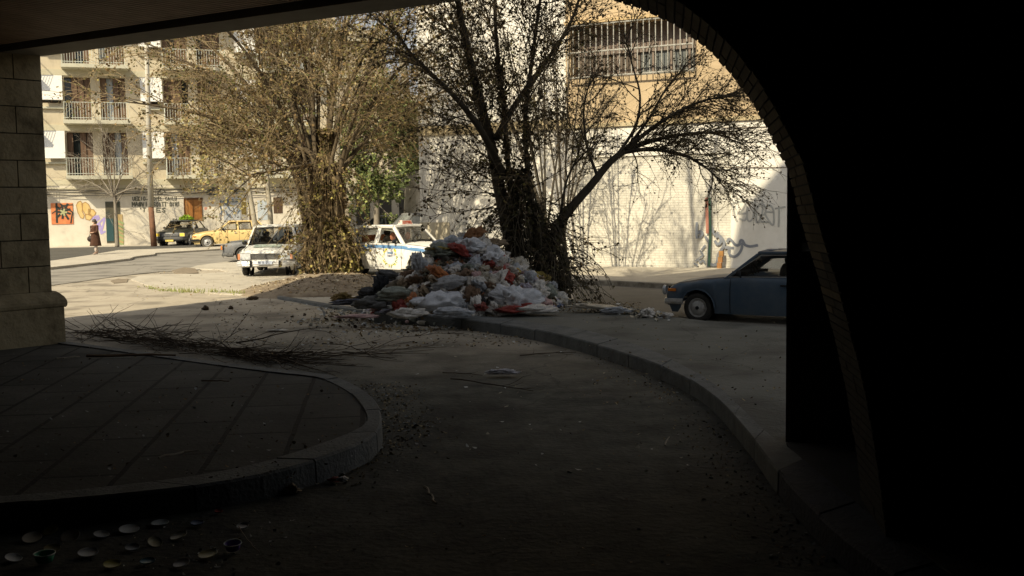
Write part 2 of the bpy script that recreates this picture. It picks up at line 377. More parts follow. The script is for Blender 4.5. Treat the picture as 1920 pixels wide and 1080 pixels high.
ml1 = mat('dry_leaf', (0.2, 0.14, 0.07), 0.9); ml2 = mat('pale_dry_leaf', (0.36, 0.29, 0.17), 0.9); ml3 = mat('dark_dry_leaf', (0.07, 0.05, 0.03), 0.9)
mw1 = mat('scrap_white', (0.6, 0.6, 0.56), 0.7); mw2 = mat('scrap_cream', (0.5, 0.45, 0.33), 0.8); mw3 = mat('scrap_grey', (0.3, 0.31, 0.3), 0.8)

def along(pix, z, spread, zs=0.0, gauss=True, bias=0):
    P = spline([G(x, y, z) for x, y in pix], 4)
    def f(rnd):
        i = rnd.randrange(len(P) - 1); p = P[i].lerp(P[i + 1], rnd.random())
        t = (P[i + 1] - P[i]); n = Vector((t.y, -t.x, 0)).normalized()
        d = (abs(rnd.gauss(0, spread)) if bias else rnd.gauss(0, spread))
        return (p + n * d * (bias or 1), zs)
    return f
def pixarea(x0, x1, y0, y1, z=0.0):
    def f(rnd):
        return (G(rnd.uniform(x0, x1), rnd.uniform(y0, y1), z), z)
    return f
# ================================================================== passage building (we stand under it)
m_stone = tile_mat('pier_stone', (0.35, 0.30, 0.19), (0.27, 0.23, 0.15), (0.03, 0.026, 0.02), 0.78, 0.415, 0, mortar=0.016, var=0.5, coord=R(50), off=(0.2, 0.05), bump=0.8)
m_plaster_dark = mat('passage_plaster', (0.13, 0.12, 0.1), 0.95, (0.08, 0.075, 0.06), 2)
m_black = mat('black_plaster', (0.03, 0.028, 0.025), 0.95, (0.05, 0.045, 0.04), 1.5)  # even near-black plaster for the passage interior
m_soffit = mat('beam_soffit', (0.34, 0.31, 0.24), 0.9, (0.25, 0.22, 0.17), 1.5, stretch=(1, 1, 1))
m_slat = mat('ceiling_slat', (0.5, 0.34, 0.22), 0.7, (0.38, 0.26, 0.16), 3)
ps = empty('passage_building', (0, 0, 0), 0, 'dark covered passage with stone pier and brick arch framing the view', 'building')
C1 = G(103, 641, ZI); C2 = G(1473, 826, ZR)
C1.z = 0; C2.z = 0
ZL = 4.27
_b0, _b1 = G(77, 95, ZL), G(740, 4, ZL)
fd = (_b1 - _b0); fd.z = 0; fd.normalize()                  # along the facade, to the right
fn = Vector((fd.y, -fd.x, 0))                # normal, towards viewer
ax = -fn                                     # outward
FL = (C2 - C1).dot(fd); OC = (C2 - C1).dot(Vector((-fd.y, fd.x, 0)))
def F(s, z, out=0.0):
    p = C1 + fd * s + ax * out; return Vector((p.x, p.y, z))
# left pier : jamb face goes back from C1 towards the viewer
jd = Vector((-math.cos(R(48)), -math.sin(R(48)), 0))
b = MB()
course = 0.375
zc = 0.92; k = 0
rnd = random.Random(4)
while zc < ZL + 0.3:
    # courses of blocks with bevelled, slightly recessed joints
    s0 = -0.02 + (0.0 if k % 2 else -0.36)
    s_ = s0
    while s_ < 6.5:
        wl = 0.74 + rnd.uniform(-0.06, 0.06)
        a0 = max(s_, 0.0) + 0.008; a1 = s_ + wl - 0.008
        if a1 > a0:
            pr = rnd.uniform(-0.006, 0.006)
            o_ = C1 + jd * a0; e_ = C1 + jd * a1; nrm = Vector((-jd.y, jd.x, 0))
            nrm = nrm if nrm.x > 0 else -nrm
            q = [o_ + nrm * (-0.5), e_ + nrm * (-0.5), e_ + nrm * pr, o_ + nrm * pr]
            z0 = zc + 0.008; z1 = zc + course - 0.008; bv = 0.014
            lowr = [Vector((p.x, p.y, z0)) for p in q]; up = [Vector((p.x, p.y, z1)) for p in q]
            b.hexa(lowr + up)
        s_ += wl
    zc += course; k += 1
pier = b.build('pier', mat('pier_block', (0.33, 0.27, 0.16), 0.92, stops=[(0.3, (0.13, 0.10, 0.055)), (0.5, (0.33, 0.27, 0.16)), (0.75, (0.42, 0.35, 0.22))], scale=2.2, detail=12, bump=0.6, bscale=14), ps)
pier['label'] = 'left pier of large pale stone blocks'
b = MB()
nrm = Vector((-jd.y, jd.x, 0)); nrm = nrm if nrm.x > 0 else -nrm
def jb(a0, a1, n0, n1, z0, z1, mb):
    q = [C1 + jd * a0 + nrm * n0, C1 + jd * a1 + nrm * n0, C1 + jd * a1 + nrm * n1, C1 + jd * a0 + nrm * n1]
    mb.hexa([Vector((p.x, p.y, z0)) for p in q] + [Vector((p.x, p.y, z1)) for p in q])
jb(0.0, 6.5, -0.5, -0.02, 0, ZL + 0.3, b)   # mortar core
b.build('pier_core', mat('pier_mortar', (0.05, 0.043, 0.03), 1), ps)
b = MB()
# base blocks + rounded cap
s_ = -0.09; k = 0
while s_ < 6.4:
    a1 = s_ + 1.18; jb(s_ + 0.006, a1 - 0.006, -0.5, 0.165 + (k % 2) * 0.004, 0.0, 0.70, b); s_ = a1; k += 1
b.build('pier_base', MATS['pier_block'], ps)
b = MB(); b.smooth = True
prof = [(0.16, 0.70), (0.18, 0.72), (0.19, 0.76), (0.18, 0.80), (0.14, 0.85), (0.06, 0.90), (0.0, 0.925)]
for i in range(len(prof) - 1):
    (n0, z0), (n1, z1) = prof[i], prof[i + 1]
    e0 = C1 - jd * (0.05 + n0 * .4); f0 = C1 + jd * 6.4; e1 = C1 - jd * (0.05 + n1 * .4)
    b.quad(Vector((*(e0 + nrm * n0).xy, z0)), Vector((*(f0 + nrm * n0).xy, z0)), Vector((*(f0 + nrm * n1).xy, z1)), Vector((*(e1 + nrm * n1).xy, z1)))
    b.quad(Vector((*(e0 - nrm * .5).xy, z0)), Vector((*(e0 + nrm * n0).xy, z0)), Vector((*(e1 + nrm * n1).xy, z1)), Vector((*(e1 - nrm * .5).xy, z1)))
b.build('pier_moulding', MATS['pier_block'], ps)

# upper storeys over the passage: profile traced back from where its shadow ends
tg = [G(470, 557), G(560, 549), G(640, 541), G(900, 524), G(1080, 522), G(1200, 528), G(1295, 503)]
AW = G(1200, 500.0, 0.12); wd = Vector((math.cos(R(-26.6)), math.sin(R(-26.6)), 0)); wn = Vector((wd.y, -wd.x, 0))  # right building
tg += [PL(1390, 395, AW, wn), PL(1480, 292, AW, wn), PL(1560, 200, AW, wn), PL(1700, 60, AW, wn)]
prof = []
for t in tg:
    k = (C1 - t).dot(fn) / SUN.dot(fn)
    q = t + SUN * k
    prof.append(((q - C1).dot(fd), q.z))
open('/tmp/prof.txt','w').write(str([(round(a, 2), round(z, 2)) for a, z in prof])); print('PROFILE', [(round(a, 2), round(z, 2)) for a, z in prof])
pr2 = [prof[0]]
for p in prof[1:]:
    if p[0] > pr2[-1][0] + 0.02: pr2.append(p)
SE_ = pr2[0][0]
pr2 = pr2 + [(pr2[-1][0] + 8, pr2[-1][1] + 4)]
TH = 0.55
b = MB()
n = len(pr2)
for (a, za), (c, zc) in zip(pr2, pr2[1:]):
    b.hexa([F(a, ZL + 0.02, -TH), F(c, ZL + 0.02, -TH), F(c, ZL + 0.02, 0), F(a, ZL + 0.02, 0), F(a, za, -TH), F(c, zc, -TH), F(c, zc, 0), F(a, za, 0)])
b.build('upper_storey', m_plaster_dark, ps)
b = MB()
sl = -0.3
b.hexa([F(sl, ZL, -TH - .02), F(FL + 6, ZL, -TH - .02), F(FL + 6, ZL, 0.02), F(sl, ZL, 0.02), F(sl, ZL + .3, -TH - .05), F(FL + 6, ZL + .3, -TH - .05), F(FL + 6, ZL + .3, 0.02), F(sl, ZL + .3, 0.02)])
b.build('beam', m_soffit, ps)
# end wall left of the pier (outer corner of the building) and ceiling mass
sdir = Vector((-math.sin(R(29)), -math.cos(R(29)), 0)); E0 = C1 + fd * SE_
b = MB()
b.hexa([F(SE_, 0, -TH), F(-0.55, 0, -TH), F(-0.55, 0, -0.02), F(SE_, 0, -0.02), F(SE_, ZL + 0.015, -TH), F(-0.55, ZL + 0.015, -TH), F(-0.55, ZL + 0.015, -0.02), F(SE_, ZL + 0.015, -0.02)])
E1 = E0 + sdir * 26
b.prism([(E0.x + .3, E0.y - .1), (E1.x + .3, -8), (6.5, -8), (6.5, 5.6), F(FL + 3.2, 0, -TH).to_tuple()[:2], F(SE_ + .3, 0, -TH - .1).to_tuple()[:2]], 4.82, 9.5)
# side and back walls closing the passage
for (x0, y0, x1, y1) in ((4.6, -8, 4.6, 6.7), (E1.x, -8, 4.9, -8), (E0.x + .35, E0.y - .5, E1.x + .35, -8)):
    d = Vector((x1 - x0, y1 - y0, 0)).normalized(); q = Vector((-d.y, d.x, 0)) * 0.15
    a, c = Vector((x0, y0, 0)), Vector((x1, y1, 0))
    b.hexa([a - q, c - q, c + q, a + q] + [p + Vector((0, 0, 4.81)) for p in (a - q, c - q, c + q, a + q)])
b.build('passage_wall', m_black, ps)
# slatted ceiling
b = MB()
ns = 56
for i in range(ns):
    o0 = -TH - 0.16 - i * 0.08
    b.hexa([F(-.6, 4.335, o0 - .055), F(FL + 3, 4.335, o0 - .055), F(FL + 3, 4.335, o0), F(-.6, 4.335, o0), F(-.6, 4.375, o0 - .055), F(FL + 3, 4.375, o0 - .055), F(FL + 3, 4.375, o0), F(-.6, 4.375, o0)])
sl_ = b.build('ceiling', m_slat, ps); sl_['label'] = 'ribbed slatted ceiling of narrow brown boards'
b = MB()
b.hexa([F(-.6, 4.42, -TH - .2 - ns * .08), F(FL + 3, 4.42, -TH - .2 - ns * .08), F(FL + 3, 4.42, -TH - .1), F(-.6, 4.42, -TH - .1), F(-.6, 4.5, -TH - .2 - ns * .08), F(FL + 3, 4.5, -TH - .2 - ns * .08), F(FL + 3, 4.5, -TH - .1), F(-.6, 4.5, -TH - .1)])
b.build('ceiling_panel', m_black, ps)
# right pier in the facade plane, with the little hole that shows the white wall
def sF(px, py):
    p = PL(px, py, C2, fn); return (p - C1).dot(fd), p.z
b = MB()
sa, sb, sc_ = FL, sF(1502, 460)[0], sF(1520, 460)[0]
zt_, zb_ = sF(1510, 455)[1], sF(1510, 472)[1]
def fbox(s0, s1, z0, z1, mb, o0=0.02, o1=0.3):
    o0 += OC; o1 += OC
    mb.hexa([F(s0, z0, o0), F(s1, z0, o0), F(s1, z0, o1), F(s0, z0, o1), F(s0, z1, o0), F(s1, z1, o0), F(s1, z1, o1), F(s0, z1, o1)])
fbox(sa + .01, sb, 0, ZL, b); fbox(sb, sc_, 0, zb_, b); fbox(sb, sc_, zt_, ZL, b); fbox(sc_, FL + 4, 0, ZL, b)
b.build('right_pier', m_black, ps)
b = MB(); fbox(sa, sa + 0.03, 0, ZL, b, 0.0, 0.019)
b.build('lit_edge', mat('lit_edge_plaster', (0.12, 0.09, 0.065), .9, (0.07, .05, .04), 9), ps)  # paler strip paints the light along the pier's edge
# arch
YA = 6.7
ac = [(-900, -120), (-300, -75), (300, -62), (800, -50), (1000, -26), (1130, -2), (1190, 14), (1230, 31), (1270, 52), (1300, 73), (1332, 100), (1362, 132), (1388, 164), (1412, 198), (1437, 242), (1458, 284), (1476, 320), (1487, 360), (1499, 410), (1515, 462), (1533, 520), (1552, 590), (1570, 660), (1585, 730), (1597, 800), (1607, 870), (1615, 950), (1618, 985)]
far = [at(x, y, YA) for x, y in ac]
ext = ray(1250, 415) * 0.75
near = [p - ext for p in far]
near = [Vector((p.x, p.y, max(p.z, 0.0) if i > 20 else p.z)) for i, p in enumerate(near)]
b = MB()
# soffit bricks : one course of narrow bricks per step along the curve
fs_ = spline(far, 10); ne_ = spline(near, 10)
Ls = [0]
for a, c in zip(fs_, fs_[1:]): Ls.append(Ls[-1] + (c - a).length)
def samp(P, t):
    j = 0
    while j < len(Ls) - 2 and Ls[j + 1] < t: j += 1
    u = (t - Ls[j]) / max(1e-6, Ls[j + 1] - Ls[j]); return P[j].lerp(P[j + 1], min(u, 1))
t = 0; bw = 0.058
cen = Vector((1.0 - 1.6, YA, 0.6))
rnd = random.Random(9)
while t < Ls[-1] - bw:
    a0, a1 = samp(fs_, t + .005), samp(fs_, t + bw - .005); n0, n1 = samp(ne_, t + .005), samp(ne_, t + bw - .005)
    tang = (a1 - a0).normalized(); outw = tang.cross((a0 - n0).normalized())
    if outw.dot(a0 - cen) < 0: outw = -outw
    split = rnd.choice([0.35, 0.6]) if rnd.random() < .9 else .5
    for (u0, u1) in ((0, split - .008), (split + .008, 1)):
        q = [a0.lerp(n0, u0), a1.lerp(n1, u0), a1.lerp(n1, u1), a0.lerp(n0, u1)]
        j = rnd.uniform(0, .006)
        b.m = rnd.randrange(3) if a0.z > 1.7 + rnd.uniform(-.3, .3) else 3  # low bricks take the darkest colour as painted shade
        b.hexa([p + outw * j for p in q] + [p + outw * 0.1 for p in q])
    t += bw
mbk = [mat('arch_brick', (0.12, 0.09, 0.05), .85, (0.08, .06, .032), 12), mat('arch_brick_dark', (0.1, 0.07, 0.04), .85, (0.07, .05, .028), 12), mat('arch_brick_pale', (0.14, 0.105, 0.06), .85, (0.1, .075, .042), 12), mat('shade_dark_brick', (0.035, 0.027, 0.018), .9, (0.02, .016, .012), 12)]
ab = b.build('arch_soffit', mbk, ps); ab['label'] = 'curved underside of narrow tan bricks'
# arch wall : faces around, from curve outward
b = MB()
outp_f, outp_n = [], []
for i, (p, q) in enumerate(zip(fs_, ne_)):
    d = Vector((p.x - cen.x, 0, p.z - cen.z)).normalized()
    def outr(v, dd):
        # push out to ceiling / side wall
        k = 40.0
        if dd.z > 1e-3: k = min(k, (4.9 - v.z) / dd.z)
        if dd.x > 1e-3: k = min(k, (4.6 - v.x) / dd.x)
        return v + dd * k
    tang = (fs_[min(i + 1, len(fs_) - 1)] - fs_[max(i - 1, 0)]).normalized(); ow = tang.cross((p - q).normalized())
    if ow.dot(p - cen) < 0: ow = -ow
    outp_f.append((p + ow * .012, outr(p, d))); outp_n.append((q + ow * .012, outr(q, d)))
m_ = len(fs_)
vs = []
for i in range(m_): vs += [outp_n[i][0], outp_n[i][1], outp_f[i][0], outp_f[i][1]]
fsx = []
for i in range(m_ - 1):
    a, c = i * 4, (i + 1) * 4
    fsx += [(a, a + 1, c + 1, c), (a + 2, c + 2, c + 3, a + 3)]
b.add(vs, fsx)
bk = []
for i in range(m_): bk += [outp_n[i][0] + (outp_f[i][0] - outp_f[i][0]), outp_f[i][0]]
b.add(bk, [(2 * i, 2 * i + 1, 2 * i + 3, 2 * i + 2) for i in range(m_ - 1)])
b.add([(x, y, z) for x, y, z in [(2.35, YA - .3, 0), (4.6, YA - .3, 0), (4.6, YA - .3, 2.2), (2.35, YA - .3, 0.9)]], [(0, 1, 2, 3)])
b.box((-8.2, YA - .4, 2.4), (8.8, .8, 4.8))  # left closure added out of view to block light on the near ground
b.build('arch_wall', m_black, ps)

# ================================================================== writing helpers
GL = {  # simple hand-drawn strokes in a unit box
 'A': [[(0, 0), (.5, 1), (1, 0)], [(.2, .4), (.8, .4)]], 'B': [[(0, 0), (0, 1), (.7, .95), (.7, .6), (0, .52), (.8, .45), (.8, .05), (0, 0)]],
 'C': [[(.9, .85), (.5, 1), (.05, .6), (.1, .2), (.5, 0), (.9, .15)]], 'D': [[(0, 0), (0, 1), (.7, .85), (.9, .5), (.7, .1), (0, 0)]],
 'E': [[(.9, 1), (0, 1), (0, 0), (.9, 0)], [(0, .5), (.7, .5)]], 'G': [[(.9, .85), (.5, 1), (.05, .6), (.1, .15), (.6, 0), (.9, .2), (.9, .5), (.5, .5)]],
 'H': [[(0, 0), (0, 1)], [(.9, 0), (.9, 1)], [(0, .5), (.9, .5)]], 'I': [[(.4, 0), (.4, 1)]], 'K': [[(0, 0), (0, 1)], [(.9, 1), (0, .5), (.9, 0)]],
 'L': [[(0, 1), (0, 0), (.8, 0)]], 'M': [[(0, 0), (0, 1), (.5, .4), (1, 1), (1, 0)]], 'N': [[(0, 0), (0, 1), (.9, 0), (.9, 1)]],
 'O': [[(.5, 1), (.05, .7), (.1, .2), (.5, 0), (.9, .25), (.9, .75), (.5, 1)]], 'P': [[(0, 0), (0, 1), (.8, .9), (.8, .55), (0, .45)]],
 'R': [[(0, 0), (0, 1), (.8, .9), (.8, .6), (0, .5), (.9, 0)]], 'S': [[(.85, .9), (.4, 1), (.1, .75), (.8, .3), (.5, 0), (.05, .1)]],
 'T': [[(0, 1), (1, 1)], [(.5, 1), (.5, 0)]], 'U': [[(0, 1), (.05, .2), (.45, 0), (.85, .2), (.9, 1)]], 'V': [[(0, 1), (.45, 0), (.9, 1)]],
 'X': [[(0, 0), (.9, 1)], [(0, 1), (.9, 0)]], 'Y': [[(0, 1), (.45, .5), (.9, 1)], [(.45, .5), (.45, 0)]], '-': [[(0, .2), (.8, .2)]], "'": [[(.4, 1), (.35, .75)]], ' ': [],
 '1': [[(.2, .8), (.5, 1), (.5, 0)]], 'Q': [[(.5, 1), (.05, .7), (.1, .2), (.5, 0), (.9, .25), (.9, .75), (.5, 1)], [(.5, .7), (.5, .15)]], 'W': [[(0, 1), (.25, 0), (.5, .7), (.75, 0), (1, 1)]],
 '\u03a0': [[(0, 0), (0, 1)], [(.35, 0), (.35, 1), (0, 1)]],
}
def ribbon(mb, pts, w_, nrm):
    """flat painted stroke: connected quads plus round joints"""
    for a, c in zip(pts, pts[1:]):
        t = (c - a)
        if t.length < 1e-5: continue
        t.normalize(); s = t.cross(nrm).normalized() * (w_ / 2)
        a2 = a - t * w_ * .3; c2 = c + t * w_ * .3
        z = nrm * U(0, 0.0015)
        mb.quad(a2 - s + z, c2 - s + z, c2 + s + z, a2 + s + z)
def write(mb, text, o, ux, uz, cw, ch, w_, nrm, gap=0.35, jit=0.06):
    x = 0
    for chh in text:
        for st in GL.get(chh, []):
            ribbon(mb, [o + ux * (x + cw * (p[0] + random.uniform(-jit, jit))) + uz * (ch * (p[1] + random.uniform(-jit, jit))) for p in st], w_, nrm)
        x += cw * (1 + gap)

# ================================================================== left block of flats
fb = empty('apartment_building', (0, 0, 0), 0, 'long cream block of flats with balconies and a graffiti-covered ground floor', 'building')
AL = G(100, 462.5, 0.10); ld_ = Vector((math.cos(R(20)), math.sin(R(20)), 0)); ln = Vector((ld_.y, -ld_.x, 0))
def LP(u, z, out=0.0):
    p = AL + ld_ * u + ln * out; return Vector((p.x, p.y, z))
def lu(px, py):
    p = PL(px, py, AL, ln); return (p - AL).dot(ld_), p.z
def lbox(mb, u0, u1, z0, z1, o0, o1):
    mb.hexa([LP(u0, z0, o1), LP(u1, z0, o1), LP(u1, z0, o0), LP(u0, z0, o0), LP(u0, z1, o1), LP(u1, z1, o1), LP(u1, z1, o0), LP(u0, z1, o0)])
m_lw = mat('cream_render', (0.55, 0.48, 0.34), 0.9, stops=[(0.3, (0.38, 0.33, 0.23)), (0.48, (0.54, 0.47, 0.34)), (0.7, (0.58, 0.51, 0.37))], scale=1.1, detail=10, stretch=(1, 1, .35), bump=0.15)
m_lg = mat('white_ground_floor', (0.68, 0.63, 0.52), 0.9, stops=[(0.3, (0.5, 0.455, 0.37)), (0.5, (0.65, 0.6, 0.49)), (0.7, (0.7, 0.655, 0.54))], scale=1.0, detail=10, bump=0.2)
m_band = mat('floor_band', (0.5, 0.46, 0.33), 0.9, (0.56, 0.52, 0.38), 1.0)
m_slab = mat('balcony_concrete', (0.56, 0.54, 0.42), 0.9, (0.46, 0.44, 0.34), 2.0)
m_rail = mat('pale_railing', (0.5, 0.52, 0.45), 0.6)
m_wood = mat('brown_shutter', (0.17, 0.105, 0.065), 0.6, (0.09, 0.055, 0.035), 3, stretch=(9, 9, .4))
m_blind = mat('white_blind', (0.7, 0.69, 0.64), 0.7, (0.7, 0.69, 0.65), 2)
m_glassd = mat('dark_glass', (0.02, 0.025, 0.025), 0.08, spec=0.6)
m_curt = mat('pale_curtain', (0.45, 0.48, 0.5), 0.9)
ST = [lu(129, 337)[1], lu(121, 236)[1], lu(115, 130)[1]]
dz_ = (ST[2] - ST[0]) / 2
floors = [ST[0] + dz_ * i for i in range(5)]     # underside of balcony slab = floor level
ub0, ub1 = lu(121, 235)[0], lu(236, 237)[0]       # balcony extent
nb = lu(311, 335)[0]
per = nb - ub0
print('FLATS', floors, 'balc', ub0, ub1, 'per', per)
URT = lu(640, 440)[0]
b = MB()
# wall with recesses for windows : build as strips between openings
openw = []   # (u0,u1,z0,z1)
door_w = []
for bay in range(-2, 5):
    off = per * bay
    d1 = (lu(122, 200)[0] + off, lu(171, 200)[0] + off); d2 = (lu(189, 200)[0] + off, lu(236, 200)[0] + off)
    wn_ = (lu(78, 180)[0] + off, lu(114, 180)[0] + off)
    for fl in floors:
        for d in (d1, d2): openw.append((d[0], d[1], fl + .22, fl + 2.55, 'door'))
        openw.append((wn_[0], wn_[1], fl + 1.15, fl + 2.5, 'win'))
ZT = floors[-1] + 3.0
us = sorted(set([-26.0, URT] + [o[0] for o in openw] + [o[1] for o in openw])); us = [u for u in us if -26 <= u <= URT]
for u0, u1 in zip(us, us[1:]):
    um = (u0 + u1) / 2
    zs = sorted([(o[2], o[3]) for o in openw if o[0] < um < o[1]])
    z = floors[0]
    for a, c in zs:
        lbox(b, u0, u1, z, a, -0.3, 0); z = c
    lbox(b, u0, u1, z, ZT, -0.3, 0)
b.build('wall', m_lw, fb)
b = MB(); lbox(b, -26, URT, 0, floors[0] - 0.002, -0.3, 0.04)
b.build('ground_floor_wall', m_lg, fb)
b = MB(); lbox(b, -26, URT, 0, ZT, -9, -0.75); lbox(b, -26, URT, ZT + .002, ZT + .2, -9, 0.3)
b.build('building_core', mat('dim_interior', (0.10, 0.085, 0.07), 1, (0.06, .05, .04), .7), fb)
b = MB()
for fl in floors: lbox(b, -26, URT, fl - .32, fl + .003, 0.0, 0.055)
lbox(b, -26, URT, floors[0] - .52, floors[0] - .44, 0.041, 0.12)
b.build('floor_band', m_band, fb)
# balconies
for bay in range(-1, 4):
    for fi, fl in enumerate(floors):
        u0 = ub0 + per * bay; u1 = ub1 + per * bay + .25
        if u1 > URT: continue
        bp_ = empty('balcony', (0, 0, 0)); bp_.parent = fb
        b = MB(); lbox(b, u0, u1, fl, fl + .20, 0.056, 1.15); b.build('balcony_slab', m_slab, bp_)
        b = MB()
        zt = fl + 1.12
        for (p, q) in ((LP(u0 + .05, zt, .06), LP(u0 + .05, zt, 1.1)), (LP(u0 + .05, zt, 1.1), LP(u1 - .05, zt, 1.1)), (LP(u1 - .05, zt, 1.1), LP(u1 - .05, zt, .06)), (LP(u0 + .05, fl + .3, 1.1), LP(u1 - .05, fl + .3, 1.1))):
            b.tube([p, q], 0.022, n=4)
        nbar = int((u1 - u0) / .135)
        for i in range(nbar + 1):
            u = u0 + .05 + (u1 - u0 - .1) * i / nbar; b.tube([LP(u, fl + .2, 1.1), LP(u, zt, 1.1)], 0.012, n=4, cap=False)
        for i in range(7):
            o = .1 + i * .15; b.tube([LP(u0 + .05, fl + .2, o), LP(u0 + .05, zt, o)], 0.012, n=4, cap=False)
        b.build('balcony_railing', m_rail, bp_)
rnd = random.Random(12)
for (u0, u1, z0, z1, ty) in openw:
    if u0 < -5 or u1 > URT or z0 > floors[3]: continue
    if ty == 'door':
        o = MB()
        npan = 4; open_ = rnd.randrange(4)
        for i in range(npan):
            a = u0 + (u1 - u0) * i / npan; c = u0 + (u1 - u0) * (i + 1) / npan
            if i == open_:
                o.m = 1; lbox(o, a, c, z0, z1 - .01, -.42, -.4)
            else:
                o.m = 0; lbox(o, a + .02, c - .02, z0, z1 - .01, -.24 - .04 * (i % 2), -.2 - .04 * (i % 2))
        o.build('balcony_door', [m_wood, m_curt if rnd.random() < .5 else m_glassd], fb)
    else:
        o = MB(); lbox(o, u0 + .0, u1, z0, z1, -.25, -.2); w_ = o.build('window', m_glassd, fb)
        o = MB()
        for (a, c, e, g) in ((u0, u0 + .06, z0, z1), (u1 - .06, u1, z0, z1), (u0, u1, z0, z0 + .06), (u0, u1, z1 - .06, z1), ((u0 + u1) / 2 - .03, (u0 + u1) / 2 + .03, z0, z1)):
            lbox(o, a, c, e, g, -.199, -.15)
        o.build('window_frame', m_wood, w_)
        # roll-down awning hanging over the window
        o = MB(); zt = z1 + .12; drop = rnd.choice([0.0, 0.0, .15])
        p = [LP(u0 - .1, zt, .05), LP(u1 + .1, zt, .05), LP(u1 + .1, z0 + drop, .42), LP(u0 - .1, z0 + drop, .42)]
        q = [v + ln * -.03 for v in p]
        o.hexa([q[0], q[1], q[2], q[3], p[0], p[1], p[2], p[3]])
        o.tube([p[3], p[2]], .03, n=6)
        an = o.build('window_blind', m_blind, fb)
        o = MB(); lbox(o, u0 - .12, u1 + .12, z0 - .3, z0 - .2, 0.002, .16); o.build('window_sill', m_slab, fb)
# ground-floor features (pixel-traced on the wall plane)
def lrect(mb, x0, y0, x1, y1, o0=0.05, o1=0.07):
    u0, z1 = lu(x0, y0); u1, z0 = lu(x1, y1); lbox(mb, u0, u1, z0, z1, o0, o1); return u0, u1, z0, z1
b = MB(); r_ = lrect(b, 95, 381, 138, 420); rp = b.build('painted_panel', mat('red_orange_paint', (0.58, 0.17, 0.07), .8, (0.66, 0.26, 0.1), 3), fb)
b = MB(); oo = LP(0, 0, .085)
def LQ(px, py, o=.078): 
    u, z = lu(px, py); return LP(u, z, o)
st = MB()
for k in range(9):
    a = k * math.pi * 2 / 9 + .3; c = (119, 397); L_ = 17 if k % 2 else 13
    ribbon(st, [LQ(*c), LQ(c[0] + L_ * math.cos(a), c[1] + L_ * .95 * math.sin(a))], .11, ln)
ribbon(st, [LQ(106, 382), LQ(107, 417)], .1, ln); ribbon(st, [LQ(113, 382), LQ(136, 398), LQ(133, 418)], .07, ln); ribbon(st, [LQ(98, 400), LQ(120, 385), LQ(136, 384)], .05, ln)
st.build('painted_star', mat('black_paint', (0.035, 0.04, 0.035), .7), rp)
st = MB()
for k in range(5): 
    a = k * 1.25; ribbon(st, [LQ(119, 398, .083), LQ(119 + 6 * math.cos(a), 398 + 6 * math.sin(a), .083)], .09, ln)
st.build('painted_centre', mat('olive_paint', (0.42, 0.42, 0.22), .8), rp)
# yellow bubble tag
b = MB()
def blob(mb, pts, o, nrm_=ln):
    c = sum((LQ(x, y, o) for x, y in pts), Vector()) / len(pts); P = [LQ(x, y, o) for x, y in pts]
    vs = [c] + P; mb.add(vs, [(0, i + 1, (i + 1) % len(P) + 1) for i in range(len(P))])
blobs = [[(143, 385), (146, 379), (151, 377), (155, 383), (154, 396), (158, 404), (156, 410), (151, 408), (146, 398)], [(153, 382), (160, 379), (166, 383), (170, 392), (168, 402), (160, 402), (155, 394)], [(166, 392), (175, 393), (180, 399), (176, 406), (166, 403)], [(160, 402), (170, 402), (173, 408), (168, 413), (161, 411)]]
for bl in blobs: blob(b, bl, .045)
yg = b.build('graffiti', mat('yellow_spray', (0.66, 0.46, 0.16), .8, (0.68, .52, .25), 4), fb)
b = MB()
for bl in blobs:
    P = [LQ(x, y, .05) for x, y in bl]; ribbon(b, P + [P[0]], .04, ln)
b.build('graffiti_outline', mat('ochre_spray', (0.42, 0.25, 0.1), .8), yg)
b = MB()
for pl in ([(173, 412), (178, 406), (184, 405), (186, 410), (180, 414), (174, 412)], [(183, 421), (190, 414), (196, 409), (193, 424), (190, 436), (197, 434), (190, 438), (183, 421)], [(186, 418), (191, 430), (196, 413)], [(178, 409), (183, 409)]):
    ribbon(b, [LQ(x, y, .05) for x, y in pl], .09, ln)
b.build('graffiti', mat('violet_spray', (0.4, 0.33, 0.62), .8), fb)
# doorway with mural
b = MB(); lrect(b, 197, 378, 228, 455, .042, .06); dr = b.build('door', mat('dark_green_door', (0.06, 0.065, 0.045), .7, stops=[(.35, (0.035, .05, .04)), (.6, (.1, .09, .06))], scale=2), fb)
b = MB(); lrect(b, 199, 410, 214, 452, .061, .075); b.build('door_panel', mat('teal_paint', (0.03, 0.075, 0.08), .6), dr)
b = MB()
for k in range(6):
    y = 405 + k * 8; b.quad(LQ(217, y + 6, .066), LQ(232, y + 12, .066), LQ(232, y + 16, .066), LQ(217, y + 10, .066))
b.build('painted_stripe', mat('green_stripe', (0.3, 0.36, 0.16), .8), dr)
b = MB(); lrect(b, 216, 402, 232, 456, .06, .063); b.build('painted_board', mat('ochre_board', (0.42, 0.3, 0.13), .8, (0.45, .36, .2), 3), dr)
b = MB(); lrect(b, 344, 371, 380, 414, .042, .055); dr = b.build('door', mat('orange_wood_door', (0.42, 0.19, 0.05), .5, (0.25, .1, .03), 3, stretch=(8, 8, .5)), fb)
b = MB()
for (x0, y0, x1, y1) in ((344, 371, 380, 374), (344, 371, 347, 414), (377, 371, 380, 414), (361, 374, 363, 414)): lrect(b, x0, y0, x1, y1, .056, .09)
b.build('door_frame', mat('dark_brown_frame', (0.12, 0.055, 0.02), .6), dr)
b = MB(); lrect(b, 418, 370, 452, 415, .042, .06); mu = b.build('shutter', mat('grey_blue_shutter', (0.36, 0.38, 0.4), .7, (0.44, .46, .47), 5), fb)
b = MB()
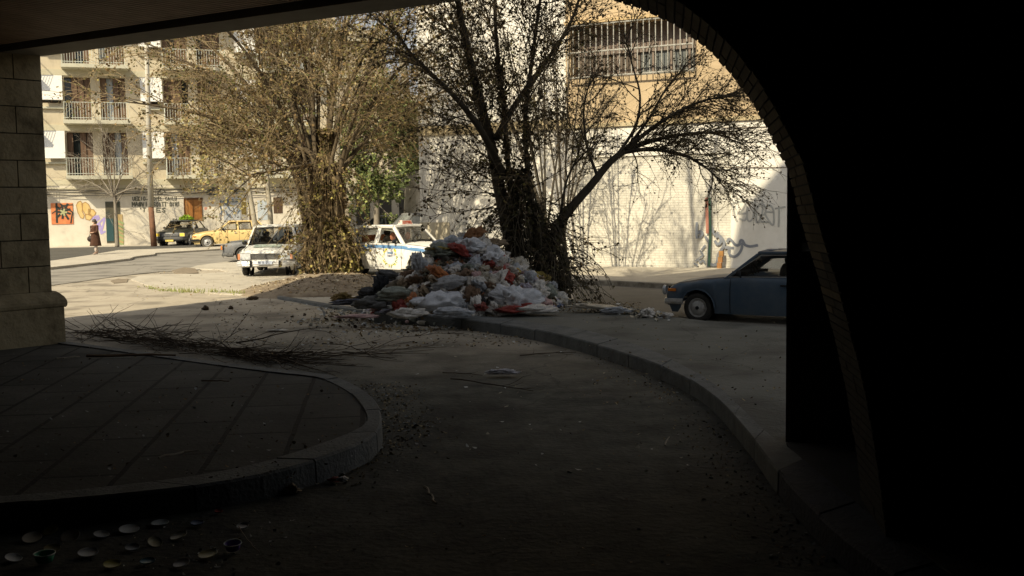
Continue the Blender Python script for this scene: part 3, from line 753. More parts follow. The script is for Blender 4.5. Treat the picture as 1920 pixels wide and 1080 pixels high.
for k in range(9):
    x = random.uniform(421, 448); y = random.uniform(378, 405)
    ribbon(b, [LQ(x + random.uniform(-6, 6), y + random.uniform(-6, 8), .067) for _ in range(4)], .06, ln)
ribbon(b, [LQ(420, 378, .067), LQ(430, 376, .067), LQ(440, 377, .067), LQ(450, 376, .067)], .16, ln)
b.build('graffiti', mat('slate_spray', (0.1, 0.13, 0.17), .8), mu)
b = MB()
for pl in ([(414, 376), (413, 388), (416, 395), (414, 405)], [(417, 352), (424, 353), (423, 360)], [(432, 357), (440, 359), (446, 355)], [(438, 352), (444, 362)], [(412, 400), (414, 412)]): ribbon(b, [LQ(x, y, .05) for x, y in pl], .09, ln)
b.build('graffiti', MATS['slate_spray'], fb)
b = MB(); lrect(b, 452, 371, 462, 402, .042, .055); b.build('poster', mat('yellow_poster', (0.42, 0.33, 0.1), .8, (0.3, .2, .06), 5), fb)
for q_ in ((466, 372, 474, 414), (512, 370, 530, 400)):
    b = MB(); lrect(b, *q_, .042, .052); b.build('opening', mat('deep_brown', (0.08, 0.05, 0.03), .9), fb)
b = MB(); lrect(b, 482, 376, 508, 412, .042, .055); b.build('shutter', mat('pale_blue_shutter', (0.4, 0.46, 0.5), .7, (0.48, .52, .54), 4), fb)
b = MB()
for k in range(3): blob(b, [(383 + k * 2, 388), (387 + k, 389), (387, 393), (383, 394)], .046 + k * .002)
b.build('graffiti', mat('pink_spray', (0.5, 0.24, 0.17), .8), fb)
# lettering
b = MB()
def ltext(t, x0, y0, x1, y1, w_):
    u0, z0 = lu(x0, y1); u1, z1 = lu(x1, y0); cw = (u1 - u0) / (len(t) * 1.3); write(b, t, LP(u0, z0, .052), ld_, Vector((0, 0, 1)), cw, z1 - z0, w_, ln, gap=.3)
ltext('UEKIO-', 249, 369, 278, 376, .055); ltext('OYEL CAILU', 288, 369, 332, 376, .04); ltext("MAQVI", 248, 379, 278, 387, .06); ltext("SOITT'OIN1", 288, 379, 338, 387, .05)
ltext("'T", 262, 390, 274, 397, .055); ltext('ES', 294, 390, 313, 398, .055)
ribbon(b, [LQ(301, 344, .052), LQ(304, 351, .052), LQ(294, 365, .052), LQ(305, 363, .052)], .06, ln); ribbon(b, [LQ(304, 351, .052), LQ(310, 361, .052)], .08, ln)
ltext('EVL', 324, 410, 335, 414, .03)
b.build('lettering', mat('grey_lettering', (0.13, 0.13, 0.1), .8), fb)
# cables sagging along the ledge
b = MB()
for k in range(4):
    z = floors[0] - .5 - .07 * k; pts = []
    for i in range(90):
        u = -8 + i * .33; pts.append(LP(u, z - .10 * abs(math.sin(u * .8 + k)) - .02 * k, .14 + .02 * k))
    b.tube(pts, .018, n=4)
b.build('cable', mat('black_cable', (0.04, 0.038, 0.03), .7), fb)
b = MB(); r_ = lrect(b, 390, 352, 407, 366, .05, .42); ac_ = b.build('air_conditioner', mat('dark_metal_case', (0.1, 0.1, 0.085), .6), fb)
b = MB()
for k in range(6): lbox(b, r_[0] + .05, r_[1] - .05, r_[2] + .05 + k * .07, r_[2] + .08 + k * .07, .421, .435)
b.build('grille', mat('dull_grille', (0.03, .03, .03), .6), ac_)

# ================================================================== right building (white ground floor, tan upper floor)
rb = empty('corner_building', (0, 0, 0), 0, 'white-walled building with ochre upper floor and a big barred window on the right', 'building')
def RP(u, z, out=0.0):
    p = AW + wd * u + wn * out; return Vector((p.x, p.y, z))
def ru(px, py):
    p = PL(px, py, AW, wn); return (p - AW).dot(wd), p.z
def rbox(mb, u0, u1, z0, z1, o0, o1):
    mb.hexa([RP(u0, z0, o1), RP(u1, z0, o1), RP(u1, z0, o0), RP(u0, z0, o0), RP(u0, z1, o1), RP(u1, z1, o1), RP(u1, z1, o0), RP(u0, z1, o0)])
def RQ(px, py, o=0.02):
    u, z = ru(px, py); return RP(u, z, o)
m_rw = mat('white_render', (0.76, 0.73, 0.65), 0.9, stops=[(0.25, (0.6, 0.57, 0.49)), (0.45, (0.74, 0.71, 0.63)), (0.7, (0.79, 0.765, 0.69))], scale=0.7, detail=12, bump=0.2)
m_tan = mat('ochre_render', (0.50, 0.385, 0.24), 0.9, stops=[(0.3, (0.42, 0.32, 0.195)), (0.6, (0.5, 0.39, 0.245))], scale=0.8, detail=9, bump=0.15)
uL = ru(787, 350)[0]; uT = ru(1062, 180)[0]; zB = ru(1200, 235)[1]; UR = 16
g0, gz1 = ru(1070, 48); g1, gz0 = ru(1304, 140)
gz1 = ru(1231, 36)[1]; gz0 = ru(1200, 141)[1]
print('RIGHT', uL, uT, zB, g0, g1, gz0, gz1)
HT = 12.5
b = MB(); b.m = 0
rbox(b, uL, ru(1073, 400)[0], 0, zB, -.4, 0); rbox(b, ru(1370, 400)[0], UR, 0, zB, -.4, 0); rbox(b, ru(1073, 400)[0], ru(1370, 400)[0], ru(1200, 292)[1], zB, -.4, 0)
b.build('wall', m_rw, rb)
m_wbr = tile_mat('white_painted_brick', (0.70, 0.67, 0.58), (0.68, 0.65, 0.56), (0.55, 0.52, 0.44), 0.24, 0.075, 0, mortar=0.008, var=0.72, coord=R(-26.6), bump=0.5)
b = MB(); rbox(b, ru(1073, 400)[0], ru(1370, 400)[0], 0, ru(1200, 292)[1], -.4, -.05); bi = b.build('brick_infill', m_wbr, rb)
b = MB(); rbox(b, uL, uT, zB + .18, HT, -.4, -.012); b.build('upper_wall_white', m_rw, rb)
b = MB()
rbox(b, uT, g0, zB + .12, HT, -.4, .02); rbox(b, g1, UR, zB + .12, HT, -.4, .02); rbox(b, g0, g1, zB + .12, gz0, -.4, .02); rbox(b, g0, g1, gz1, HT, -.4, .02)
b.build('upper_wall', m_tan, rb)
b = MB(); rbox(b, uL - .02, UR, zB, zB + .12, -.4, .07); rbox(b, uL - .02, uT, zB + .12, zB + .3, -.1, .04)
b.build('ledge', mat('ochre_ledge', (0.5, 0.42, 0.27), .9, (0.42, .34, .2), 2), rb)
b = MB(); rbox(b, uL, UR, 0, HT, -7, -.9); rbox(b, uL, UR, HT, HT + .25, -7, .2)
rbox(b, uL, uL + .3, 0, HT, -.899, -.401)
b.build('building_core', m_rw, rb)
# dark room behind the big window with boards and panes
wi = empty('window', (0, 0, 0)); wi.parent = rb
zm = ru(1200, 92)[1]
b = MB(); b.m = 0; rbox(b, g0, g1, zm, gz1, -.5, -.35)
um = ru(1195, 120)[0]; b.m = 1; rbox(b, um, g1, gz0, zm - .02, -.5, -.36); b.m = 2; rbox(b, g0, um - .01, gz0, zm - .02, -.5, -.37)
b.build('pane', [mat('mauve_board', (0.21, 0.165, 0.135), .85, (0.15, .115, .095), 1.5), mat('dusty_glass', (0.09, 0.1, 0.095), .3, (0.15, .16, .15), 3, spec=.5), mat('dim_brown', (0.16, 0.125, 0.1), .8, (0.1, .08, .06), 2)], wi)
b = MB()
for k in range(7):
    u = g0 + (g1 - g0) * (k + .5) / 7; rbox(b, u - .04, u + .04, gz0, gz1, -.349, -.31)
rbox(b, g0, g1, zm - .05, zm + .05, -.309, -.28)
b.build('window_frame', mat('grey_brown_frame', (0.2, 0.16, 0.13), .8), wi)
b = MB()
nbar = 22; O_ = .26
for k in range(nbar):
    u = g0 + (g1 - g0) * k / (nbar - 1); b.tube([RP(u, gz0 + .02, O_), RP(u, gz1 - .02, O_)], .017, n=6)
for z in (gz0 + .02, zm, gz1 - .02): b.tube([RP(g0, z, O_), RP(g1, z, O_)], .026, n=6)
for u in (g0, g1):
    for z in (gz0 + .02, zm, gz1 - .02): b.tube([RP(u, z, O_), RP(u, z, 0.0)], .02, n=5)
b.build('window_bars', mat('white_iron', (0.42, 0.42, 0.38), .5, (0.28, .26, .22), 9), wi)
b = MB(); rbox(b, g0 - .1, g1 + .1, gz1 + .02, gz1 + .12, .021, .30); b.build('window_hood', mat('ochre_hood', (0.5, .37, .2), .9), wi)
# marks on the wall
b = MB(); rbox(b, uL + .01, ru(843, 430)[0], 0, ru(815, 417)[1], .001, .02); b.build('wall_patch', mat('beige_patch', (0.5, 0.44, 0.31), .9, (0.62, .56, .42), 1.3), rb)
def rstroke(name, polys, w_, m, o=.012, par=None):
    mb = MB()
    for pl in polys:
        P = [RQ(x, y, o) for x, y in pl]
        P = spline(P, 4) if len(P) > 2 else P
        ribbon(mb, P, w_, wn)
    return mb.build(name, m, par or rb)
m_gg = mat('grey_spray', (0.36, 0.36, 0.33), .85, (0.44, .44, .40), 3); m_gd = mat('slate_blue_spray', (0.17, 0.19, 0.22), .85, (0.24, .25, .27), 3)
rstroke('graffiti', [[(1372, 382), (1388, 378), (1399, 376), (1411, 380)], [(1399, 380), (1392, 394), (1384, 400), (1400, 401), (1397, 413), (1387, 410)], [(1401, 388), (1401, 408), (1405, 415), (1411, 410), (1414, 396), (1416, 372)],
   [(1417, 390), (1418, 405), (1419, 417), (1425, 412), (1430, 395), (1429, 375)], [(1420, 392), (1424, 384), (1431, 383), (1436, 392), (1434, 402), (1427, 404), (1424, 417)], [(1436, 388), (1444, 385), (1450, 394), (1451, 410), (1449, 422), (1438, 408), (1435, 398), (1448, 398)],
   [(1454, 391), (1472, 388)], [(1461, 390), (1460, 425)], [(1374, 384), (1378, 404), (1382, 415)], [(1428, 416), (1440, 416)]], .05, m_gg)
rstroke('graffiti', [[(1364, 453), (1367, 448), (1372, 451), (1379, 459), (1386, 459), (1389, 451), (1393, 452), (1397, 459), (1407, 462), (1420, 460)], [(1366, 472), (1370, 479), (1378, 481), (1386, 475), (1391, 465), (1391, 456)], [(1360, 464), (1375, 465)], [(1368, 470), (1364, 462)]], .075, m_gd)
rstroke('graffiti', [[(1330, 455), (1329, 480), (1328, 499)], [(1346, 440), (1353, 446), (1358, 456), (1354, 466), (1347, 478), (1344, 497)], [(1329, 493), (1338, 497), (1345, 493)], [(1334, 424), (1337, 434), (1342, 440), (1346, 436)], [(1307, 418), (1306, 438), (1307, 446)], [(1309, 437), (1314, 434), (1317, 438), (1312, 445)], [(1323, 444), (1328, 452)], [(1343, 444), (1348, 442), (1352, 452), (1346, 458), (1341, 452)]], .08, m_gd)
rstroke('graffiti', [[(1305, 489), (1309, 486), (1313, 492), (1318, 488), (1322, 493)], [(1302, 494), (1308, 497)], [(1313, 470), (1318, 478), (1311, 484)], [(1322, 460), (1316, 468)]], .05, m_gd)
rstroke('wall_pipe', [[(1325.5, 372), (1326, 400), (1327, 436)]], .09, mat('faded_red_paint', (0.4, 0.18, 0.13), .8), .03)
rstroke('wall_pipe', [[(1331, 372), (1331.5, 400), (1332.5, 436), (1331, 470), (1330, 498)]], .07, mat('dark_green_paint', (0.05, 0.11, 0.075), .8), .035)
cr_ = [(870 + 14 * math.cos(a), 432 + 15 * math.sin(a)) for a in [i * .42 for i in range(16)]]
rstroke('graffiti', [cr_, [(858, 430), (866, 420), (878, 424)], [(862, 440), (872, 436), (882, 440)], [(866, 446), (874, 428)]], .05, m_gg)
rstroke('cable', [[(1330, 176), (1380, 179), (1412, 179), (1560, 176)], [(1330, 190), (1400, 187), (1416, 186), (1560, 185)], [(1340, 313), (1400, 314), (1560, 313)], [(1340, 240), (1430, 238), (1560, 233)]], .022, mat('thin_cable', (0.12, .09, .06), .8), .03)
rstroke('wall_joint', [[(1072.5, 260), (1073, 380), (1074, 497)]], .03, mat('dark_joint', (0.3, .26, .2), .9), .004)  # thin darker line along the edge of the brick infill
# leaning yellow thing by the wall (a rolled board)
b = MB(); 
for k in range(3):
    z0 = .12 + k * .17; c = RP(ru(1353, 490)[0] + .02 * k, z0 + .08, .22 - .03 * k); b.box(c, (.13, .1, .16), rz=R(-26.6))
tag(b.build('traffic_barrier', mat('orange_yellow_plastic', (0.38, 0.2, 0.06), .6, (0.3, .14, .05), 6)), 'upright orange-yellow segmented post leaning at the foot of the white wall', 'post')
# pavement in front of right building
b = MB()
pp = [G(1040, 523, .12), G(1120, 524, .12), G(1240, 530, .12), G(1330, 536, .12), G(1480, 546, .12), G(1900, 575, .12), RP(UR, 0, .0), RP(uL - 1, 0, 0), G(780, 500, .12), G(900, 512, .12)]
a_ = sum(pp[i].x * pp[(i + 1) % len(pp)].y - pp[(i + 1) % len(pp)].x * pp[i].y for i in range(len(pp)))
if a_ < 0: pp.reverse()
b.prism(pp, -.1, .12); tag(b.build('pavement', m_pave), kind='structure')
O = [G(x, y, .13) for x, y in [(960, 521), (1040, 525), (1120, 526), (1240, 532), (1330, 538), (1480, 549), (1900, 578)]]
I = [p + Vector((-.08, .16, 0)) for p in O]
kerb_run('kerb', O, I, .13, -.1, 1.0, seed=8, mats=mat('old_sandy_kerb', (0.3, .27, .21), .95, (0.14, .12, .09), 5, bump=.8))

# ================================================================== buildings closing the street behind
def farblock(name, label, px0, px1, pbase, depth, hz, mats_, rot, wins):
    e = empty(name, (0, 0, 0), 0, label, 'building')
    o = at(px0, pbase, depth); o.z = 0; d = Vector((math.cos(rot), math.sin(rot), 0)); n_ = Vector((d.y, -d.x, 0))
    W__ = (px1 - px0) / FPX * depth
    def P(u, z, q): v = o + d * u + n_ * q; return Vector((v.x, v.y, z))
    def bx(mb, u0, u1, z0, z1, q0, q1): mb.hexa([P(u0, z0, q1), P(u1, z0, q1), P(u1, z0, q0), P(u0, z0, q0), P(u0, z1, q1), P(u1, z1, q1), P(u1, z1, q0), P(u0, z1, q0)])
    b = MB(); bx(b, 0, W__, 0, hz, -10, 0); b.build('wall', mats_, e)
    rn = random.Random(depth)
    for (z0, z1, step, ww, m) in wins:
        u = .6
        while u + ww < W__:
            b = MB(); bx(b, u, u + ww, z0, z1, .002, .03); b.build('window', m, e); u += step
    b = MB()
    z = 3.6
    while z < hz: bx(b, 0, W__, z, z + .25, .031, .5); z += 3.1
    b.build('floor_band', m_slab, e)
    return e
mdw = mat('shaded_window', (0.05, 0.045, 0.035), .5)
farblock('grey_building', 'grey-brown block closing the street behind the trees', 600, 730, 440, 92, 17, mat('grey_brown_render', (0.3, 0.26, 0.2), .9, (0.24, .21, .16), 1), R(8), [(0.3, 3.0, 2.4, 1.5, mdw), (4.6, 6.2, 2.6, 1.1, mdw), (7.7, 9.3, 2.6, 1.1, mdw), (10.8, 12.4, 2.6, 1.1, mdw)])
farblock('pale_building', 'pale block with dark shop openings seen between tree and white corner', 655, 830, 440, 84, 10.5, mat('pale_far_render', (0.5, 0.44, 0.33), .9, (0.42, .37, .28), 1), R(-4), [(0.2, 3.2, 1.7, 1.1, mdw), (4.8, 6.3, 2.6, 1.2, mdw), (7.9, 9.3, 2.6, 1.2, mdw)])
# ================================================================== cars
m_tyre = mat('tyre_rubber', (0.025, 0.025, 0.024), .9, (0.05, .047, .04), 8)
m_tyred = mat('dusty_tyre', (0.12, 0.11, 0.09), .95, (0.07, .065, .055), 8)
m_hub = mat('dull_hub', (0.52, 0.52, 0.5), .45, (0.36, .35, .33), 10, metal=.2)
m_chrome = mat('dull_chrome', (0.6, 0.6, 0.58), .3, (.42, .41, .38), 14, metal=.35, spec=.6)
m_int = mat('car_interior', (0.025, 0.023, 0.02), .9)
m_rub = mat('black_rubber', (0.015, 0.015, 0.015), .7)
m_lamp = mat('headlamp_glass', (0.5, 0.53, 0.54), .15, (.68, .7, .7), 25, spec=.7)
m_orange = mat('orange_lens', (0.75, 0.22, 0.03), .25, spec=.6)
m_yellow = mat('yellow_lens', (0.8, 0.6, 0.08), .25, spec=.6)
def glass_mat(name, a, col=(0.02, .025, .02)):
    if name in MATS: return MATS[name]
    m = bpy.data.materials.new(name); m.use_nodes = True; nt = m.node_tree; N = nt.nodes; L = nt.links
    N.remove(N['Principled BSDF']); out = N['Material Output']
    g = N.new('ShaderNodeBsdfGlossy'); g.inputs['Roughness'].default_value = .04
    t = N.new('ShaderNodeBsdfTransparent'); t.inputs['Color'].default_value = (a, a, a * .97, 1)
    fr = N.new('ShaderNodeFresnel'); fr.inputs['IOR'].default_value = 1.6
    mx = N.new('ShaderNodeMixShader'); L.new(fr.outputs[0], mx.inputs[0]); L.new(t.outputs[0], mx.inputs[1]); L.new(g.outputs[0], mx.inputs[2]); L.new(mx.outputs[0], out.inputs[0])
    MATS[name] = m; return m
m_gl = glass_mat('car_glass', .82)
m_gld = glass_mat('dusty_car_glass', .55)
def paint(name, c, c2=None, rough=.35, sc=3):
    return mat(name, c, rough, c2 or tuple(x * .8 for x in c), sc, spec=.5, bump=.03, bscale=60)
def lerp_tab(tab, x):
    if x <= tab[0][0]: return tab[0][1]
    for (a, va), (c, vc) in zip(tab, tab[1:]):
        if x <= c:
            t = (x - a) / (c - a); t2 = t * t * (3 - 2 * t) * .5 + t * .5
            return va + (vc - va) * t2
    return tab[-1][1]

def make_car(name, label, loc, heading, S):
    """x forward. S: L W H belt[(x,z)..] cabin(x windscreen base, roof front, roof rear, rear base) wheels(xf,xr) r ..."""
    L_, W, H = S['L'], S['W'], S['H']; hl = L_ / 2; hw = W / 2; rw = S.get('r', .29); wf, wr = S['wheels']
    sill = S.get('sill', .2); car = empty(name, loc, heading, label, S.get('cat', 'car'), S.get('group')); car.scale = (S.get('scale', 1),) * 3
    pm = S['paint']; xs0, xr0, xr1, xs1 = S['cabin']
    def zt(x): return lerp_tab(S['belt'], x)
    def zb(x):
        z = sill + (0.12 if abs(x) > hl - .1 else 0) + S.get('uptail', 0) * max(0, -x / hl)
        for xw in (wf, wr):
            d = x - xw; ra = rw + .065
            if abs(d) < ra: z = max(z, rw + math.sqrt(ra * ra - d * d) * .98)
        return z
    def wy(x):
        e = abs(x) / hl
        return hw * (1 - .10 * e ** 4 - S.get('round', .10) * max(0, (e - .93) / .07) ** 2)
    def prof(x):
        a, c = zb(x), zt(x); h = c - a; w_ = wy(x); cr = S.get('crown', .05)
        f = min(1, h / .35)
        return [(w_ * (1 - .04 * f), a), (w_ * (1 - .012 * f), a + .18 * h), (w_, a + .5 * h), (w_ * .995, a + .68 * h), (w_ * .978, a + .86 * h), (w_ * .95, c - .03 * f), (w_ * .915, c), (w_ * .80, c + cr * .35), (w_ * .5, c + cr * .8), (0.0, c + cr)]
    st = sorted(set([round(-hl + L_ * i / 64, 4) for i in range(65)] + [round(q, 4) for xw in (wf, wr) for q in (xw - rw - .065, xw + rw + .065, xw - rw - .03, xw + rw + .03, xw - rw + .02, xw + rw - .02)] + [xs0, xs1, hl - .02, -hl + .02]))
    mb = MB(); mb.smooth = True; n = 10; vs = []
    for x in st:
        p = prof(x); ring = [(x, -y, z) for y, z in p] + [(x, y, z) for y, z in p[-2::-1]]
        vs += ring
    rn_ = 2 * n - 1; fs = []
    for i in range(len(st) - 1):
        for j in range(rn_ - 1): fs.append((i * rn_ + j, i * rn_ + j + 1, (i + 1) * rn_ + j + 1, (i + 1) * rn_ + j))
    mb.add(vs, fs)
    mb.smooth = False
    # nose and tail caps, underside
    for i, sgn in ((0, -1), (len(st) - 1, 1)):
        ring = vs[i * rn_:(i + 1) * rn_]; c = (st[i] + sgn * .03, 0, (zb(st[i]) + zt(st[i])) / 2)
        ins = [Vector(p) * 1.0 for p in ring]; ins = [Vector(c).lerp(p, .93) + Vector((sgn * .03, 0, 0)) for p in ins]
        m_ = len(ring)
        mb.add(list(ring) + ins, [(j, (j + 1) % m_, m_ + (j + 1) % m_, m_ + j) for j in range(m_)] + [tuple(m_ + j for j in range(m_))])
    # roof + pillars
    zr = H - .035; bw = S.get('bw', .90); tw = S.get('tw', .70)
    def yb(x): return wy(x) * bw
    yt = hw * tw
    def roof(u, v):
        x = xr1 + (xr0 - xr1) * u; t = v * 2 - 1; e = min(u, 1 - u) * 2
        ed = abs(t) ** 4
        y = t * (yt + .02) * (1 - .04 * (1 - e) ** 3)
        return (x, y, H + .012 - .06 * ed - .05 * (1 - e) ** 3 - .03 * t * t)
    mb.smooth = True; mb.grid(roof, 14, 12)
    mb.grid(lambda u, v: (roof(u, v)[0], roof(u, v)[1] * .985, roof(u, v)[2] - .05), 14, 12, flip=True)
    mb.smooth = False
    def pillar(a, c, w0, w1, th=.05, side=1):
        # a, c centre points; width along x, thickness across y
        q = []
        for p, w_ in ((a, w0), (c, w1)):
            q += [Vector(p) + Vector((-w_, -th / 2 * side, 0)), Vector(p) + Vector((w_, -th / 2 * side, 0)), Vector(p) + Vector((w_, th / 2 * side, 0)), Vector(p) + Vector((-w_, th / 2 * side, 0))]
        mb.hexa(q)
    gl = []  # side panes
    zbm = lambda x: zt(x) - .01
    for sgn in (-1, 1):
        A0 = (xs0, sgn * yb(xs0), zbm(xs0)); A1 = (xr0, sgn * yt, zr - .01)
        D0 = (xs1, sgn * yb(xs1), zbm(xs1)); D1 = (xr1, sgn * yt, zr - .01)
        pillar(A0, A1, S.get('aw', .045), S.get('aw', .045) * .8); pillar(D0, D1, S.get('cw', .06), S.get('cw', .06) * .8)
        xs_ = S['pill']    # list of (x_base, x_top, halfwidth)
        for xb_, xt_, w_ in xs_: pillar((xb_, sgn * yb(xb_), zbm(xb_)), (xt_, sgn * yt, zr), w_, w_ * .8)
        # roof rail and belt rail
        mb.tube([(xr0, sgn * yt, zr), ((xr0 + xr1) / 2, sgn * (yt + .01), zr + .005), (xr1, sgn * yt, zr)], S.get('rail', .035), n=6)
        mb.tube([A0, ((xs0 + xs1) / 2, sgn * yb((xs0 + xs1) / 2), zbm((xs0 + xs1) / 2)), D0], .03, n=6)
    mb.tube([(xr0, -yt, zr), (xr0 + .02, 0, zr + .02), (xr0, yt, zr)], S.get('rail', .03), n=6); mb.tube([(xr1, -yt, zr), (xr1 - .02, 0, zr + .02), (xr1, yt, zr)], .03, n=6)
    body = mb.build('body', pm, car)
    # glass
    def pane(nm, q, m=None):
        b_ = MB(); b_.smooth = True
        q = [Vector(v) for v in q]
        b_.grid(lambda u, v: q[0].lerp(q[1], u).lerp(q[3].lerp(q[2], u), v) + Vector((.05 * math.sin(math.pi * u) * (1 if nm == 'windscreen' else -1 if nm == 'rear_window' else 0), 0, 0)), 8, 2)
        return b_.build(nm, m or S.get('glass', m_gl), car)
    pane('windscreen', [(xs0 - .0, -yb(xs0) * .97, zbm(xs0) + .02), (xs0, yb(xs0) * .97, zbm(xs0) + .02), (xr0, yt * .97, zr), (xr0, -yt * .97, zr)])
    pane('rear_window', [(xs1, -yb(xs1) * .97, zbm(xs1) + .02), (xs1, yb(xs1) * .97, zbm(xs1) + .02), (xr1, yt * .97, zr), (xr1, -yt * .97, zr)])
    cuts = [(xs0, xr0)] + [(a, c) for a, c, _ in S['pill']] + [(xs1, xr1)]
    for sgn in (-1, 1):
        for (a0, a1), (c0, c1) in zip(cuts, cuts[1:]):
            if abs(a0 - c0) < .12: continue
            pane('side_window', [(c0, sgn * yb(c0), zbm(c0)), (a0, sgn * yb(a0), zbm(a0)), (a1, sgn * yt, zr), (c1, sgn * yt, zr)])
        # rubber seal round each side opening
        sb = MB()
        for (a0, a1), (c0, c1) in zip(cuts, cuts[1:]):
            if abs(a0 - c0) < .12: continue
            i0 = .05; P = [Vector((c0 + i0, sgn * (yb(c0) + .012), zbm(c0) + .035)), Vector((a0 - i0, sgn * (yb(a0) + .012), zbm(a0) + .035)), Vector((a1 - i0, sgn * (yt + .018), zr - .04)), Vector((c1 + i0, sgn * (yt + .018), zr - .04))]
            sb.tube(P + [P[0]], .012, n=4, cap=False)
        sb.build('window_seal', S.get('seal', m_rub), car)
    # interior : floor deck inside cabin, dash, seats, wheel
    ib = MB(); zc = zt((xs0 + xs1) / 2)
    ib.box(((xs0 + xs1) / 2, 0, zc + .035 - .02), (abs(xs0 - xs1) - .1, hw * 1.66, .03)); ib.box((xs0 - .22, 0, zc + .05), (.3, hw * 1.5, .08))
    ib.build('dashboard', m_int, car)
    for sy in (-1, 1):
        sb = MB(); xq = (xr0 + (xs0 + xs1) / 2) / 2 - .12
        sb.smooth = True; sb.ball((xq, sy * hw * .42, zc + .05), .24, 6, (.4, 1, .9)); sb.ball((xq - .05, sy * hw * .42, zc + .32), .13, 6, (.5, 1, .8)); sb.build('seat', S.get('seatm', m_int), car)
    sb = MB(); cx = xs0 - .42; Mw = Matrix.Translation((cx, hw * .42 * S.get('drv', 1), zc + .10)) @ Matrix.Rotation(R(-65), 4, 'Y')
    sb.tube([Mw @ Vector((.17 * math.cos(a), .17 * math.sin(a), 0)) for a in [i * math.pi / 8 for i in range(17)]], .014, n=5, cap=False); sb.tube([Mw @ Vector((-.16, 0, 0)), Mw @ Vector((.16, 0, 0))], .014, n=4)
    sb.build('steering_wheel', m_int, car)
    # wheels
    for xw in (wf, wr):
        for sgn in (-1, 1):
            yo = sgn * (hw * .955 if S.get('wide', 1) else hw * .9)
            M = Matrix.Translation((xw, yo - sgn * .17, rw)) @ Matrix.Rotation(R(-90) * sgn, 4, 'X')
            e = empty('wheel', (0, 0, 0)); e.parent = car
            tb = MB(); tb.smooth = True; tb.lathe([(rw * .62, 0), (rw * .9, 0.0), (rw * .985, .03), (rw, .06), (rw, .12), (rw * .985, .15), (rw * .92, .172), (rw * .7, .168), (rw * .62, .15)], 28, M); tb.build('tyre', S.get('tyre', m_tyre), e)
            hb = MB(); hb.smooth = True; hb.lathe([(rw * .66, .15), (rw * .62, .165), (rw * .58, .14), (rw * .5, .125), (rw * .46, .15), (rw * .3, .165), (rw * .16, .17), (rw * .14, .175), (.001, .178)], 28, M)
            hb.smooth = False
            for k in range(10):
                a = k * math.pi / 5
                hb.add([M @ Vector((rw * .42 * math.cos(a + s_), rw * .42 * math.sin(a + s_), .163)) if r_ else M @ Vector((rw * .55 * math.cos(a + s_ * .5), rw * .55 * math.sin(a + s_ * .5), .150)) for s_, r_ in ((-.16, 1), (.16, 1), (.16, 0), (-.16, 0))], [(0, 1, 2, 3)])
            hb.build('hubcap', S.get('hub', m_hub), e)
            cb_ = MB(); cb_.lathe([(rw * .13, .172), (rw * .12, .19), (.001, .192)], 12, M); cb_.build('hub_centre', m_rub, e)
            ab_ = MB(); ab_.lathe([(rw + .06, -.02), (rw + .06, .02), (rw * .5, .02)], 20, Matrix.Translation((xw, yo - sgn * .25, rw)) @ Matrix.Rotation(R(-90) * sgn, 4, 'X')); ab_.build('wheel_arch_liner', m_rub, car)
            # arch lip
            lb = MB(); pts = []
            for k in range(15):
                a = math.pi * k / 14; ra = rw + .07; x = xw + ra * math.cos(a); z = rw + ra * math.sin(a)
                if z > sill: pts.append((x, sgn * (wy(x) * .985 + .004), z))
            lb.tube(pts, S.get('lip', .012), n=5); lb.build('wheel_arch_lip', pm, car)
    # shut lines, sill shadow, handles, bumper, lights
    for xd in S.get('seams', []):
        for sgn in (-1, 1):
            sl_ = MB(); P = []
            for t in (0.03, .18, .5, .68, .86, .97):
                pr_ = prof(xd); a, c = zb(xd), zt(xd); z = a + (c - a) * t
                y = None
                for (y0, z0), (y1, z1) in zip(pr_, pr_[1:]):
                    if z0 <= z <= z1: y = y0 + (y1 - y0) * (z - z0) / max(1e-6, z1 - z0); break
                P.append((xd, sgn * ((y or wy(xd)) + .002), z))
            sl_.tube(P, .006, n=4); sl_.build('door_seam', m_rub, car)
    # bonnet line
    if S.get('bonnet', 1):
        for sgn in (-1, 1):
            sl_ = MB(); sl_.tube([(x, sgn * wy(x) * .86, zt(x) + S.get('crown', .05) * .25 + .003) for x in [xs0 + .05 + (hl - .12 - xs0 - .05) * k / 8 for k in range(9)]], .006, n=4); sl_.build('bonnet_seam', m_rub, car)
    for hx in S.get('handles', []):
        for sgn in (-1, 1):
            hb = MB(); hb.box((hx, sgn * (wy(hx) + .012), zt(hx) - .13), (.13, .03, .03)); hb.build('door_handle', S.get('handlem', m_chrome), car)
    for sgn, nm in ((1, 'front_bumper'), (-1, 'rear_bumper')):
        zbp = S.get('bumz', .42); bb = MB(); pts = []
        for k in range(13):
            t = k / 12 * 2 - 1
            x = hl + .055 - .08 * abs(t) ** 5; y = t * hw * .99
            pts.append((sgn * x, y, zbp))
        pts = [(sgn * (hl - .38), -hw * 1.0, zbp)] + pts + [(sgn * (hl - .38), hw * 1.0, zbp)]
        bh = S.get('bumh', .06)
        for dz, dr in ((-bh * .5, bh * .5), (bh * .5, bh * .5), (0, bh * .62)): bb.tube([(p[0], p[1], p[2] + dz) for p in pts], dr, n=6)
        bb.build(nm, S.get('bumm', m_chrome), car)
    xn = hl + .035
    zg = S.get('gz', .62); gh = S.get('gh', .13)
    gb = MB(); gb.box((xn, 0, zg), (.02, hw * 1.18, gh)); g_ = gb.build('grille', m_rub, car)
    gb = MB()
    for k in range(5): gb.box((xn + .013, 0, zg - gh / 2 + gh * (k + .5) / 5), (.012, hw * 1.15, .008))
    gb.build('grille_bar', S.get('grillm', m_chrome), g_)
